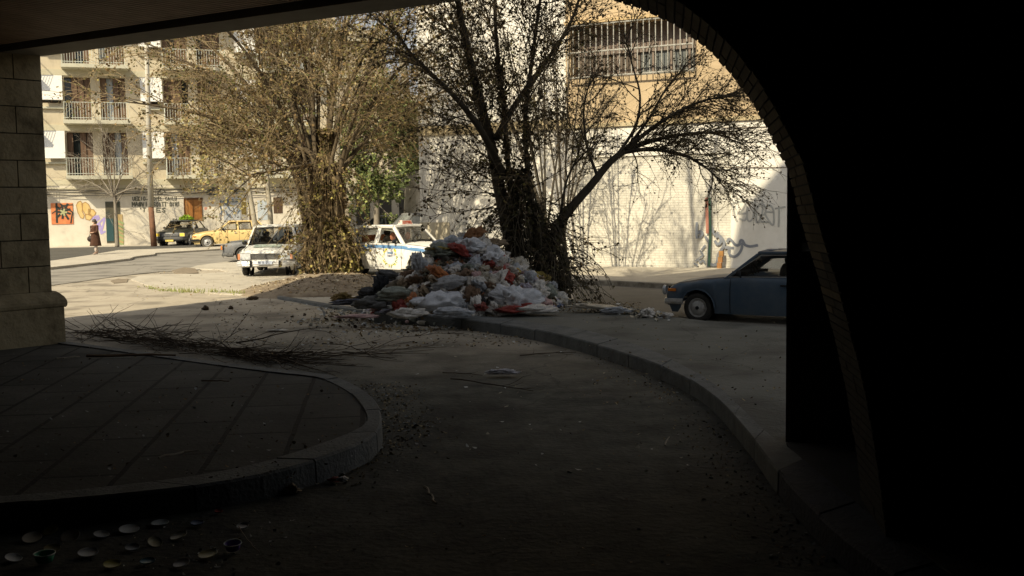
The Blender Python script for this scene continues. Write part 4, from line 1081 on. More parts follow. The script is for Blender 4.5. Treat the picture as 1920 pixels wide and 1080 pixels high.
    for sgn in (-1, 1):
        lb = MB(); lw = S.get('lw', .2)
        yl = sgn * (hw * .985 - lw / 2 - .05)
        if S.get('roundlamp'):
            lb.smooth = True; Ml = Matrix.Translation((xn - .02, yl, zg)) @ Matrix.Rotation(R(90), 4, 'Y'); lb.lathe([(.085, 0), (.09, .04), (.075, .055), (.04, .065), (.001, .07)], 20, Ml)
        else:
            lb.box((xn + .005, yl, zg + .005), (.05, lw, gh * 1.05))
        h_ = lb.build('headlight', S.get('lampm', m_lamp), car)
        rb_ = MB()
        if not S.get('roundlamp'):
            for (dy, dz, sy, sz) in ((0, gh * .56, lw + .02, .014), (0, -gh * .54, lw + .02, .014), (lw / 2 + .006, 0, .012, gh * 1.1), (-lw / 2 - .006, 0, .012, gh * 1.1)): rb_.box((xn + .02, yl + dy, zg + .005 + dz), (.03, sy, sz))
        else:
            rb_.tube([Matrix.Translation((xn + .025, yl, zg)) @ Vector((0, .09 * math.cos(a), .09 * math.sin(a))) for a in [i * math.pi / 8 for i in range(17)]], .009, n=5, cap=False)
        rb_.build('headlight_trim', m_chrome, h_)
        tb = MB(); tb.box((-xn - .01, sgn * (hw * .8), zt(-hl) - .17), (.03, hw * .3, .11)); tb.build('tail_light', mat('red_lens', (0.4, .02, .015), .3), car)
        ob = MB()
        if S.get('side_orange'): ob.box((hl - .14, sgn * (wy(hl - .14) + .005), zt(hl - .14) - .07), (.16, .03, .055))
        else: ob.box((xn + .01, sgn * (hw * .93), zg), (.045, .06, gh))
        ob.build('indicator', S.get('indm', m_orange), car)
    pb = MB(); pb.box((hl + .13, S.get('platey', 0), S.get('platez', S.get('bumz', .42))), (.012, .42, .1)); p_ = pb.build('number_plate', S.get('platem', mat('white_plate', (0.6, .6, .56), .6)), car)
    if S.get('plate'):
        pt = MB(); write(pt, S['plate'], Vector((hl + .138, -.17, S.get('platez', S.get('bumz', .42)) - .03)), Vector((0, 1, 0)), Vector((0, 0, 1)), .035, .06, .01, Vector((1, 0, 0)), gap=.4, jit=.02); pt.build('plate_lettering', m_rub, p_)
    for sgn in S.get('mirrors', (1, -1)):
        mm = MB(); mm.smooth = True; xm = xs0 - .28; mm.ball((xm, sgn * (wy(xm) + .04), zt(xm) + .08), .085, 6, (.5, 1.0, .75)); mm.tube([(xm - .02, sgn * (wy(xm) - .04), zt(xm) + .0), (xm, sgn * (wy(xm) + .04), zt(xm) + .05)], .014, n=5); mm.build('wing_mirror', m_rub, car)
    wb = MB()
    for y0 in (-.35, .15):
        wb.tube([(xs0 + .06, y0, zt(xs0) + .05), (xs0 - .03, y0 + .22, zt(xs0) + .09), (xs0 - .07, y0 + .42, zt(xs0) + .12)], .009, n=4)
    wb.build('wiper', m_rub, car)
    return car, prof, wy, zt, zb

def side_anchor(px, py, z, heading, lx, ly):
    """world location of the car origin so that local point (lx, ly) on the ground sits under pixel"""
    p = G(px, py, z); c, s = math.cos(heading), math.sin(heading)
    return Vector((p.x - (c * lx - s * ly), p.y - (s * lx + c * ly), z))

# blue saloon, right, nose to the left
hb_ = R(148)
SB = dict(L=4.05, W=1.58, H=1.37, belt=[(-2.03, .70), (-1.9, .83), (-1.2, .87), (-.3, .885), (.55, .885), (1.2, .82), (1.75, .735), (1.94, .67), (2.03, .58)], cabin=(.80, .22, -.95, -1.62), scale=.91, wheels=(1.36, -1.1), r=.285,
          pill=[(-.50, -.42, .045)], paint=paint('faded_blue_paint', (0.055, 0.09, 0.132), (0.095, .125, .155), .45, 2.5), seams=[.70, -.5], handles=[-.33], handlem=m_rub, roundlamp=True, side_orange=True, bumz=.40, gz=.6, crown=.06, hub=m_hub, lip=.018, bumh=.055, mirrors=(1,), seal=m_chrome, sill=.19)
car, *_ = make_car('parked_car', 'old blue saloon with chrome bumper parked at the edge of the right pavement', side_anchor(1306, 605.5, -.02, hb_, 1.36 * .91, .79 * .91), hb_, SB)
# white taxi with blue stripe
ht = R(-36)
ST_ = dict(L=4.1, W=1.58, H=1.46, belt=[(-2.05, .78), (-1.9, .9), (-1.2, .94), (.0, .94), (.7, .93), (1.2, .88), (1.8, .83), (2.0, .76), (2.05, .6)], cabin=(.78, .30, -.95, -1.58), wheels=(1.28, -1.15), r=.29, pill=[(-.28, -.22, .085), (-1.12, -.85, .025)], tw=.76, bw=.93, rail=.055, aw=.07,
          paint=paint('taxi_white', (0.78, 0.77, 0.72), (0.74, .73, .68), .35), seams=[.72, -.28, -.95], handles=[-.1], roundlamp=True, bumz=.42, gz=.64, crown=.06, tyre=m_tyred, hub=m_hub, cw=.09, group=None, seal=mat('thin_seal', (.2, .2, .18), .6), mirrors=(-1,))
tloc = at(752, 500, 31.6); tloc.z = .03
car, prof, wy, zt, zb = make_car('taxi', 'white taxi with blue side stripe, roof sign and wreathed door emblem behind the rubbish heap', tloc, ht, ST_)
car['category'] = 'taxi'
m_bs = mat('stripe_blue', (0.10, 0.22, 0.42), .4, (0.14, .28, .46), 5)
def side_pt(prof, x, z, off, sgn):
    pr_ = prof(x); y = pr_[2][0]
    for (y0, z0), (y1, z1) in zip(pr_, pr_[1:]):
        if z0 <= z <= z1: y = y0 + (y1 - y0) * (z - z0) / max(1e-6, z1 - z0); break
    return Vector((x, sgn * (y + off), z))
for sgn in (-1, 1):
    b = MB()
    xs__ = [-1.85 + 3.75 * i / 30 for i in range(31)]
    for a, c in zip(xs__, xs__[1:]):
        za, zc2 = zt(a) - .04, zt(c) - .04
        for (t0, t1) in ((0, .045), (.045, .095)):
            b.quad(side_pt(prof, a, za - t1, .004, sgn), side_pt(prof, c, zc2 - t1, .004, sgn), side_pt(prof, c, zc2 - t0, .004, sgn), side_pt(prof, a, za - t0, .004, sgn))
    b.build('side_stripe', m_bs, car)
# emblem : shield with blue cap inside a wreath
ex, ez, er = .30, .56, .27
em = MB(); 
for i in range(10):
    a0 = math.pi * 2 * i / 10; a1 = math.pi * 2 * (i + 1) / 10
    em.add([side_pt(prof, ex, ez, .006, -1), side_pt(prof, ex + er * .72 * math.cos(a0), ez + er * .8 * math.sin(a0), .006, -1), side_pt(prof, ex + er * .72 * math.cos(a1), ez + er * .8 * math.sin(a1), .006, -1)], [(0, 1, 2)])
eo = em.build('door_emblem', mat('emblem_white', (.74, .74, .72), .5), car)
em = MB(); em.quad(side_pt(prof, ex - .12, ez + .09, .009, -1), side_pt(prof, ex + .12, ez + .09, .009, -1), side_pt(prof, ex + .1, ez + .15, .009, -1), side_pt(prof, ex - .1, ez + .15, .009, -1)); em.build('emblem_cap', mat('emblem_blue', (.25, .36, .52), .5), eo)
for nm, mm, k0 in (('wreath_flower', mat('wreath_yellow', (.72, .62, .07), .6), 0), ('wreath_leaf', mat('wreath_green', (.16, .26, .05), .6), 1)):
    em = MB(); rnd = random.Random(5 + k0)
    for k in range(34 if not k0 else 24):
        a = rnd.uniform(-math.pi * 1.35, math.pi * .35); rr_ = er * rnd.uniform(.86, 1.08); s = rnd.uniform(.014, .03) * (1 if not k0 else .7)
        c = (ex + rr_ * math.cos(a), ez + rr_ * math.sin(a))
        off = .008 + .003 * k0
        em.add([side_pt(prof, c[0] + s * math.cos(q), c[1] + s * math.sin(q), off, -1) for q in (0, 1.2, 2.5, 3.8, 5)], [(0, 1, 2, 3, 4)])
    em.build(nm, mm, eo)
em = MB(); write(em, 'TOBOY', side_pt(prof, ex - .115, ez - .0, .011, -1), Vector((1, 0, 0)), Vector((0, 0, 1)), .033, .06, .011, Vector((0, -1, 0)), gap=.4, jit=.02); em.build('emblem_lettering', mat('emblem_ink', (.12, .13, .2), .6), eo)
sg = empty('roof_sign', (0, 0, 0)); sg.parent = car
b = MB(); b.hexa([Vector(v) for v in ((.12, -.26, 1.45), (.30, -.26, 1.45), (.30, .26, 1.45), (.12, .26, 1.45), (.16, -.2, 1.60), (.26, -.2, 1.60), (.26, .2, 1.60), (.16, .2, 1.60))]); b.build('sign_box', mat('sign_white', (.75, .6, .52), .4), sg)
b = MB(); b.add([(.305, -.2, 1.475), (.305, .2, 1.475), (.272, .165, 1.585), (.272, -.165, 1.585)], [(0, 1, 2, 3)]); b.build('sign_panel', mat('sign_red', (.62, .1, .05), .5), sg)
b = MB(); write(b, 'TAXIS', Vector((.309, -.17, 1.49)), Vector((0, 1, 0)), Vector((-.25, 0, 1)).normalized(), .05, .07, .014, Vector((1, 0, .25)).normalized(), gap=.35, jit=.02); b.build('sign_lettering', mat('sign_ink', (.75, .5, .4), .5), sg)
# people seen inside: dark shirted passengers' shapes are left as seats with coral covers
b = MB(); b.smooth = True
b.ball((-.0, -.33, 1.13), .11, 6, (.5, 1, 1.1)); b.ball((-.0, .33, 1.13), .11, 6, (.5, 1, 1.1)); b.build('headrest', mat('coral_cover', (.6, .25, .15), .8), car)
b = MB(); b.box((-1.0, 0, 1.0), (.1, 1.1, .34)); b.build('rear_seat', mat('rust_seat', (.45, .17, .08), .8), car)

# white estate, nose to us
he = R(-86)
SE = dict(L=4.3, W=1.64, H=1.47, belt=[(-2.15, .75), (-2.0, .86), (-1.0, .89), (.3, .89), (.9, .87), (1.6, .80), (2.0, .75), (2.1, .70), (2.15, .58)], rail=.045, sill=.17, cabin=(.92, .40, -1.85, -2.05), wheels=(1.42, -1.2), r=.29, pill=[(-.1, -.05, .05), (-1.05, -1.0, .05)], tw=.72,
          paint=paint('estate_white', (0.76, 0.75, 0.70), (0.70, .69, .63), .4), seams=[.85, -.1], handles=[.05], lw=.32, gz=.60, gh=.17, bumz=.38, bumh=.09, crown=.05, tyre=m_tyre, glass=m_gl, plate='H I O', platem=mat('pale_blue_plate', (.45, .5, .6), .5), platez=.42, lampm=m_lamp)
eloc = at(519, 500, 33.6); eloc.z = .03
car, prof, wy, zt, zb = make_car('estate_car', 'white estate car facing us, half hidden by the ivy-covered tree', eloc, he, SE)
b = MB(); b.smooth = True; b.grid(lambda u, v: (1.15 + .55 * u, -.45 + .8 * v, zt(1.15 + .55 * u) + .056 + .01), 4, 4); b.build('bonnet_stain', mat('stain_green', (.3, .4, .32), .6, (.55, .57, .5), 6), car)
# overriders
for sy in (-.42, .42):
    b = MB(); b.box((2.25, sy, .38), (.06, .06, .2)); b.build('overrider', m_rub, car)

# yellow hatchback side on, nose to the left
hy = R(196)
SY = dict(L=3.95, W=1.58, H=1.36, belt=[(-1.98, .72), (-1.85, .86), (-1, .88), (.3, .88), (.6, .87), (1.2, .80), (1.75, .71), (1.93, .62), (1.98, .5)], cabin=(.72, .10, -1.35, -1.8), wheels=(1.22, -1.2), r=.295, pill=[(-.33, -.3, .05), (-1.1, -1.02, .05)],
          paint=paint('butter_yellow_paint', (0.72, 0.53, 0.22), (0.66, .49, .21), .35), seams=[.6, -.38], handles=[-.2], bumz=.4, gz=.58, lw=.18, bumm=m_rub, indm=m_orange, tyre=m_tyred, glass=m_gl, mirrors=(1,), side_orange=True, hub=m_hub)
car, *_ = make_car('parked_car', 'butter-yellow hatchback parked side-on by the graffitied wall', side_anchor(389, 465, .022, hy, 1.22, .79), hy, SY)
# black saloon
hk = R(268)
SK = dict(L=4.2, W=1.64, H=1.40, belt=[(-2.1, .78), (-1.95, .9), (-1, .92), (.3, .93), (.8, .92), (1.5, .84), (2.0, .80), (2.07, .72), (2.1, .6)], cabin=(.8, .3, -.95, -1.5), wheels=(1.35, -1.2), r=.29, pill=[(-.2, -.18, .05)],
          paint=paint('black_green_paint', (0.02, 0.023, 0.018), (0.03, .032, .026), .3), seams=[.7, -.2], handles=[-.05], lw=.22, gz=.66, gh=.16, bumz=.45, bumh=.1, bumm=mat('black_bumper', (.03, .03, .028), .5), lampm=m_yellow, plate='T 8134', platem=mat('yellow_plate', (.7, .55, .15), .6), platez=.36, indm=m_yellow)
kloc = at(345, 455, 58.2); kloc.z = .022
car, prof, wy, zt, zb = make_car('parked_car', 'dark green-black saloon with yellow plate and a leafy bundle on its roof', kloc, hk, SK)
# leafy bundle on the roof
mlg = mat('bright_leaf', (.3, .42, .03), .6, (.2, .32, .03), 9)
b = MB(); rnd = random.Random(3)
c0 = kloc + Vector((0.15, 0.1, 1.43))
for k in range(300):
    a = rnd.uniform(0, 6.28); r_ = math.sqrt(rnd.random()); h = (1 - r_ * r_) * .3 * rnd.uniform(.4, 1)
    c = c0 + Vector((.42 * r_ * math.cos(a), .36 * r_ * math.sin(a), h * .8)); d = rv().normalized() * .08; e = rv().normalized() * .05
    b.add([c - d, c + e, c + d, c - e], [(0, 1, 2, 3)])
tag(b.build('leafy_bundle', mlg), 'bright yellow-green heap of leaves lying on the dark car roof', 'plant')
# wrecked grey car nose behind the estate
hg = R(184)
SG = dict(glass=m_glassd, L=4.0, W=1.6, H=1.3, belt=[(-2.0, .6), (-1.5, .75), (-.5, .78), (.6, .78), (1.4, .76), (1.85, .72), (1.96, .64), (2.0, .5)], cabin=(.3, -.1, -1.2, -1.7), wheels=(1.25, -1.2), r=.27, pill=[(-.5, -.45, .05)], tw=.6,
          paint=paint('wreck_grey_paint', (0.17, 0.175, 0.18), (0.1, .1, .1), .6, 4), seams=[.3], lw=.2, gz=.55, gh=.14, bumz=.3, bumh=.07, bumm=mat('broken_black_plastic', (.04, .04, .04), .6, (.15, .15, .14), 12))
car, *_ = make_car('wrecked_car', 'battered grey car with torn nose poking out behind the white estate', side_anchor(431, 492, .03, hg, 1.75, .79), hg, SG)
b = MB(); rnd = random.Random(8)
for k in range(26):
    c = Vector((2.02 + rnd.uniform(0, .12), rnd.uniform(-.7, .75), rnd.uniform(.2, .62))); d = Vector((rnd.uniform(-.08, .08), rnd.uniform(-.14, .14), rnd.uniform(-.03, .06))); e = Vector((rnd.uniform(-.05, .05), 0, rnd.uniform(.02, .06)))
    b.add([c - d, c + e, c + d, c - e], [(0, 1, 2, 3)])
b.build('torn_grille', mat('torn_plastic', (.06, .06, .055), .7, (.35, .35, .33), 15), car)
# background cars in the street behind the taxi
SD = dict(glass=m_glassd, rail=.05, L=4.3, W=1.7, H=1.42, belt=[(-2.15, .8), (-2, .92), (-1, .95), (.5, .95), (1, .92), (1.8, .82), (2.05, .75), (2.15, .6)], cabin=(.95, .2, -1.1, -1.7), wheels=(1.35, -1.25), r=.3, pill=[(-.3, -.28, .05)], paint=paint('dull_dark_paint', (0.1, 0.1, 0.09), (0.15, .15, .14), .4), seams=[.85, -.3], bumz=.45)
make_car('parked_car', 'dusty dark saloon side-on in the street beyond the taxi', at(712, 440, 52) * 1.0 + Vector((0, 0, -at(712, 440, 52).z + .14)), R(188), SD)
SV = dict(glass=mat('grey_glass', (.12, .125, .12), .15, (.25, .26, .24), 4, spec=.7), rail=.06, aw=.06, L=4.3, W=1.75, H=1.66, belt=[(-2.15, .9), (-2, 1.02), (-1, 1.05), (.5, 1.05), (1, 1.02), (1.8, .95), (2.05, .85), (2.15, .65)], cabin=(1.0, .45, -1.8, -2.05), wheels=(1.35, -1.3), r=.33, pill=[(-.25, -.22, .05), (-1.1, -1.1, .05)], paint=paint('grey_suv_paint', (0.2, 0.2, 0.19), (0.16, .16, .15), .35), seams=[.9, -.25], bumz=.5)  # opaque glass in mottled grey
p_ = at(782, 440, 47); make_car('parked_car', 'tall grey car with pale windscreen at the corner of the white building', Vector((p_.x, p_.y, .02)), R(205), SV)
# ================================================================== trees
def shoot(p, d, length, n, wander, lift, rnd):
    """lift: vertical pull per metre of path"""
    pts = [p.copy()]; d = d.normalized(); st = length / n
    for i in range(n):
        d = (d + Vector((rnd.gauss(0, wander), rnd.gauss(0, wander), rnd.gauss(0, wander) + lift * st))).normalized()
        p = p + d * st; pts.append(p.copy())
    return pts
def pt_on(P, t):
    k = t * (len(P) - 1); i = min(int(k), len(P) - 2); return P[i].lerp(P[i + 1], k - i), (P[i + 1] - P[i]).normalized()
def leafq(mb, c, s, rnd, down=0.3, asp=.45):
    d = Vector((rnd.gauss(0, 1), rnd.gauss(0, 1), rnd.gauss(-down, .8))).normalized()
    e = d.cross(Vector((rnd.gauss(0, 1), rnd.gauss(0, 1), rnd.gauss(0, 1)))).normalized() * (s * asp); d = d * s
    mb.add([c, c + d * .5 + e, c + d, c + d * .5 - e], [(0, 1, 2, 3)])

def tree_crown(limbs, rnd, br_len, br_n, tw_len, tw_n, tl_n, leaf_n, leaf_s, mats_leaf, t0=.35, lift1=.1, lift2=-.25, r1=.03, spreadz=.5, out_c=None, leafprob=1.0, keep=None, tlen=.5):
    br = MB(); tw = MB(); lf = MB()
    for P in limbs:
        for k in range(br_n):
            t = t0 + (1 - t0) * (k + rnd.random()) / br_n; p, tg_ = pt_on(P, t)
            o = (p - out_c); o.z *= spreadz; o = o.normalized() if o.length > .01 else Vector((1, 0, 0))
            d = tg_ * .55 + o * .5 + Vector((rnd.gauss(0, .5), rnd.gauss(0, .5), rnd.gauss(0.0, .4)))
            ln_ = br_len * rnd.uniform(.6, 1.2) * (1 - .25 * t)
            B = shoot(p, d, ln_, 7, .10, lift1, rnd)
            if keep and not keep(B[-1]): continue
            br.tube(B, r1 * rnd.uniform(.6, 1), .006, n=4, cap=False)
            for j in range(tw_n):
                t2 = .2 + .8 * (j + rnd.random()) / tw_n; p2, tg2 = pt_on(B, t2)
                d2 = tg2 * .9 + Vector((rnd.gauss(0, .5), rnd.gauss(0, .5), rnd.gauss(0, .45)))
                T = shoot(p2, d2, tw_len * rnd.uniform(.5, 1.25), 5, .13, lift2, rnd)
                if keep and not keep(T[-1]): continue
                tw.tube(T, .008, .003, n=3, cap=False)
                for q in range(tl_n):
                    p3, tg3 = pt_on(T, rnd.uniform(.2, 1)); T3 = shoot(p3, tg3 + Vector((rnd.gauss(0, .7), rnd.gauss(0, .7), rnd.gauss(0, .6))), tw_len * tlen * rnd.uniform(.5, 1.2), 3, .15, lift2, rnd)
                    tw.tube(T3, .004, .002, n=3, cap=False)
                    if rnd.random() < leafprob:
                        for _ in range(leaf_n):
                            c, _t = pt_on(T3, rnd.uniform(.2, 1)); lf.m = rnd.choices(range(len(mats_leaf)), [5, 3, 2, .15][:len(mats_leaf)])[0]; leafq(lf, c, leaf_s * rnd.uniform(.6, 1.4), rnd)
                if rnd.random() < leafprob:
                    for _ in range(leaf_n):
                        c, _t = pt_on(T, rnd.uniform(.1, 1)); lf.m = rnd.choices(range(len(mats_leaf)), [5, 3, 2, .15][:len(mats_leaf)])[0]; leafq(lf, c, leaf_s * rnd.uniform(.6, 1.4), rnd)
    return br, tw, lf
def bez(a, b_, c, n=12):
    return [a.lerp(b_, i / n).lerp(b_.lerp(c, i / n), i / n) for i in range(n + 1)]

# ---- tree 1 : the wide lit tree left of centre
rnd = random.Random(21)
D1 = 31.0
base1 = at(618, 520, D1); base1.z = .1
m_b1 = mat('tree_bark_brown', (0.06, 0.045, 0.028), .95, (0.15, .115, .07), 5, bump=.8, bscale=14, stretch=(1, 1, .3))
m_t1 = mat('twig_brown', (0.25, 0.185, 0.10), .95, (0.32, .245, .14), 3)
lv = [mat('leaf_olive', (0.155, 0.12, 0.042), .8, (0.11, .09, .032), 3), mat('leaf_tan', (0.26, 0.175, 0.075), .8, (0.19, .125, .052), 3), mat('leaf_green', (0.1, 0.105, 0.03), .8), mat('leaf_yellow', (0.33, 0.27, 0.08), .8)]
t1 = empty('broad_tree', base1, 0, 'wide brown-leaved tree with many stems and ivy round its foot, left of the rubbish heap', 'tree')
def rel(o, root):
    o.parent = root; o.matrix_parent_inverse = Matrix.Translation(-Vector(root.location)); return o
limbs = []; tr = MB(); tr.smooth = True
tips = [(230, 190), (215, 60), (300, 20), (360, 120), (330, 260), (400, -40), (420, 190), (470, 40), (480, 260), (530, -80), (560, 60), (610, -120), (640, 30), (690, -60), (720, 90), (780, -40), (800, 130), (860, 40), (900, 150), (750, 200), (380, -120), (700, -160), (560, -200), (850, -100), (270, -80), (455, 330)]
for i, (tx, ty) in enumerate(tips):
    dd = rnd.uniform(-3.0, 3.0) * (1 - .0 * i)
    f = (tx - 600) / 400
    bs = base1 + Vector((f * .35 + rnd.uniform(-.15, .15), rnd.uniform(-.3, .3), 0))
    waist = at(602 + f * 45 + rnd.uniform(-8, 8), 330 + rnd.uniform(-40, 20), D1 + rnd.uniform(-.35, .35))
    tip = at(tx, ty, D1 + dd)
    P1 = [bs.lerp(waist, k / 5) + Vector((math.sin(k * 1.3 + i) * .05, math.cos(k + i) * .05, 0)) for k in range(5)]
    mid = waist + Vector(((tip.x - waist.x) * .25, (tip.y - waist.y) * .3, (tip.z - waist.z) * .6 + .35 * abs(f)))
    P2 = bez(waist, mid, tip, 10)
    r0 = rnd.uniform(.06, .12)
    P = P1 + P2
    rad = [r0 * (1 - .9 * (k / (len(P) - 1)) ** 1.2) + .006 for k in range(len(P))]
    tr.tube(P, 0, n=7, radii=rad)
    limbs.append(P2)
tr.tube([base1 + Vector((0, 0, -.2)), base1 + Vector((-.05, 0, .8)), base1 + Vector((-.12, 0, 1.8)), at(605, 330, D1)], 0, n=9, radii=[.5, .36, .30, .12])
rel(tr.build('trunk', m_b1), t1)
br, tw, lf = tree_crown(limbs, rnd, 2.3, 17, 1.0, 8, 3, 2, .068, lv, t0=.12, lift1=.0, lift2=-.12, r1=.022, out_c=at(600, 300, D1))
c_ = rel(br.build('branches', m_b1), t1); c_['label'] = 'crown branches'
tw.v and rel(tw.build('twigs', m_t1), c_)
rel(lf.build('foliage', lv), t1)
print('tree1', len(br.f), len(tw.f), len(lf.f))

def ivy(base, hmax, rad_fn, nv, nl, rnd, mats_leaf, m_v, leaf_s, hangs, lean=Vector((0, 0, 0))):
    vb = MB(); lb = MB()
    for k in range(nv):
        a = rnd.uniform(0, 6.28); z0 = rnd.uniform(0, hmax * .3); z1 = z0 + rnd.uniform(.5, hmax - z0); P = []
        tw_ = rnd.uniform(-1.2, 1.2)
        for i in range(8):
            z = z0 + (z1 - z0) * i / 7; r_ = rad_fn(z) * rnd.uniform(.8, 1.12); an = a + tw_ * i / 7
            P.append(base + lean * z + Vector((r_ * math.cos(an), r_ * math.sin(an), z)))
        vb.tube(P, rnd.uniform(.006, .018), .005, n=4, cap=False)
    for k in range(hangs):  # dry stems hanging out and down
        a = rnd.uniform(0, 6.28); z = rnd.uniform(hmax * .15, hmax * .8); r_ = rad_fn(z)
        p = base + lean * z + Vector((r_ * math.cos(a), r_ * math.sin(a), z)); d = Vector((math.cos(a), math.sin(a), rnd.uniform(-.2, .7)))
        P = shoot(p, d, rnd.uniform(.5, 1.5), 6, .12, -1.6, rnd)
        P = [Vector((q.x, q.y, max(q.z, .05))) for q in P]
        vb.tube(P, .007, .004, n=3, cap=False)
        for j in range(3):
            c, _ = pt_on(P, rnd.uniform(.2, 1)); lb.m = rnd.randrange(len(mats_leaf)); leafq(lb, c, leaf_s, rnd, .5)
    for k in range(nl):
        z = hmax * rnd.random() ** 1.3; a = rnd.uniform(0, 6.28); clump = .75 + .5 * noise.noise(Vector((math.cos(a) * 1.5, math.sin(a) * 1.5, z * 1.5)) + Vector((3, 1, 2)) * base.x * .1)
        r_ = rad_fn(z) * (clump + rnd.uniform(-.12, .18)); c = base + lean * z + Vector((r_ * math.cos(a), r_ * math.sin(a), z))
        lb.m = rnd.choices(range(len(mats_leaf)), [5, 3, 3, .3][:len(mats_leaf)])[0]; leafq(lb, c, leaf_s * rnd.uniform(.6, 1.4), rnd, .5, .55)
    return vb, lb
li = [mat('ivy_dry', (0.24, 0.17, 0.08), .85, (0.17, .12, .06), 4), mat('ivy_dark', (0.07, 0.06, 0.025), .8), mat('ivy_olive', (0.2, 0.17, 0.05), .8), mat('ivy_yellow', (0.34, 0.29, 0.08), .8)]
r1f = lambda z: .74 * max(.16, 1 - z / 4.0) ** .6 + .12 * math.sin(z * 3)
vb, lb = ivy(base1, 4.2, r1f, 330, 5200, rnd, li, m_t1, .09, 320)
e_ = rel(vb.build('ivy_stems', mat('ivy_stem_brown', (.2, .15, .08), .95, stops=[(.38, (.05, .036, .02)), (.5, (.17, .12, .065)), (.62, (.34, .26, .14))], scale=6)), t1); rel(lb.build('ivy_leaves', li), t1)
# yellower skirt on the right side
lb = MB()
for k in range(1500):
    a = rnd.uniform(-1.6, .9); z = rnd.uniform(.1, 1.7); r_ = rnd.uniform(.5, 1.0) * (1 - z * .25); lb.m = rnd.choices(range(4), [3, 2, 4, 1.0])[0]
    leafq(lb, base1 + Vector((r_ * math.cos(a), r_ * math.sin(a), z)), .09 * rnd.uniform(.6, 1.3), rnd, .4, .6)
rel(lb.build('climbing_leaves', li), t1)

# ---- tree 2 : dark tree right of the heap
rnd = random.Random(33)
D2 = 21.6
base2 = at(1012, 574, D2); base2.z = ZR
m_b2 = mat('tree_bark_dark', (0.05, 0.042, 0.03), .95, (0.085, .07, .05), 5, bump=.8, bscale=14, stretch=(1, 1, .3))
m_t2 = mat('twig_dark', (0.12, 0.092, 0.055), .95, (.19, .145, .085), 4)
lv2 = [mat('leaf_dark', (0.055, 0.045, 0.022), .8), mat('leaf_dark_brown', (0.12, 0.08, 0.035), .8), mat('leaf_dull_olive', (0.19, 0.16, 0.05), .8)]
t2 = empty('leaning_tree', base2, 0, 'dark multi-stemmed tree with shaggy ivy and a limb arching right over the heap', 'tree')
tr = MB(); tr.smooth = True
def pxlimb(pts, r0, r1, dev=None, n=5):
    P = spline([at(x, y, D2 + d) for x, y, d in pts], n)
    k = len(P); rad = [r0 + (r1 - r0) * (i / (k - 1)) ** .62 for i in range(k)]
    tr.tube(P, 0, n=8, radii=rad); return P
mains = [
 pxlimb([(985, 575, 0), (962, 470, 0), (938, 360, .1), (922, 280, .1), (900, 190, 0), (878, 100, -.3), (862, 20, -.5), (845, -90, -.8), (820, -260, -1)], .2, .03),
 pxlimb([(1000, 575, .1), (975, 450, .2), (955, 330, .3), (945, 210, .5), (935, 120, .6), (928, 20, .8), (930, -120, 1), (940, -300, 1)], .085, .025),
 pxlimb([(1015, 575, 0), (1005, 450, -.1), (990, 330, -.2), (985, 220, -.3), (998, 110, -.3), (1010, 20, -.4), (1030, -120, -.4), (1050, -330, -.6)], .08, .02),
 pxlimb([(1035, 560, 0), (1030, 480, 0), (1042, 430, 0), (1075, 385, 0), (1110, 345, 0), (1142, 306, .1), (1172, 282, .2)], .15, .06),
 pxlimb([(945, 330, 0), (905, 250, -.4), (860, 190, -.8), (810, 140, -1.1), (770, 100, -1.3), (745, 60, -1.4)], .09, .02),
 pxlimb([(930, 260, 0), (970, 190, .4), (1020, 120, .6), (1060, 60, .8), (1085, 0, 1), (1110, -120, 1.2)], .08, .02),
 pxlimb([(1150, 300, .1), (1190, 240, .2), (1200, 180, .4), (1185, 120, .5), (1170, 60, .6)], .04, .012),
 pxlimb([(1172, 282, .2), (1230, 262, .4), (1300, 250, .6), (1345, 252, .9), (1395, 272, 1.1)], .065, .012),
 pxlimb([(1172, 282, .2), (1230, 235, 0), (1290, 200, -.2), (1335, 185, -.3), (1375, 180, -.4)], .06, .012),
 pxlimb([(1165, 286, .2), (1220, 280, .1), (1280, 290, 0), (1320, 312, -.1), (1350, 338, -.2)], .055, .012),
 pxlimb([(1172, 282, .2), (1215, 225, .5), (1250, 165, .8), (1290, 120, 1)], .045, .012),
 pxlimb([(1120, 330, 0), (1100, 270, .3), (1095, 200, .5), (1110, 140, .6)], .04, .012),
 pxlimb([(1050, 410, 0), (1062, 340, .3), (1085, 280, .5), (1060, 220, .6)], .035, .01),
]
upper = [pxlimb(q, .085, .03) for q in ([(822, -250, -1), (780, -420, -1), (720, -640, -1.2)], [(822, -250, -1), (850, -400, -1), (880, -640, -.8)], [(940, -295, 1), (925, -450, 1), (905, -680, 1)], [(940, -295, 1), (985, -450, 1), (1020, -660, 1)], [(1050, -325, -.6), (1095, -470, -.6), (1130, -660, -.6)], [(850, -90, -.8), (770, -250, -.8), (640, -480, -.8)])]
rel(tr.build('trunk', m_b2), t2)
oc2 = at(985, 330, D2)
def kp(p): return True
br, tw, lf = MB(), MB(), MB()
def merge(a, c):
    o = len(a.v); a.v += c.v; a.f += [[i + o for i in f] for f in c.f]; a.mi += c.mi; a.sm += c.sm
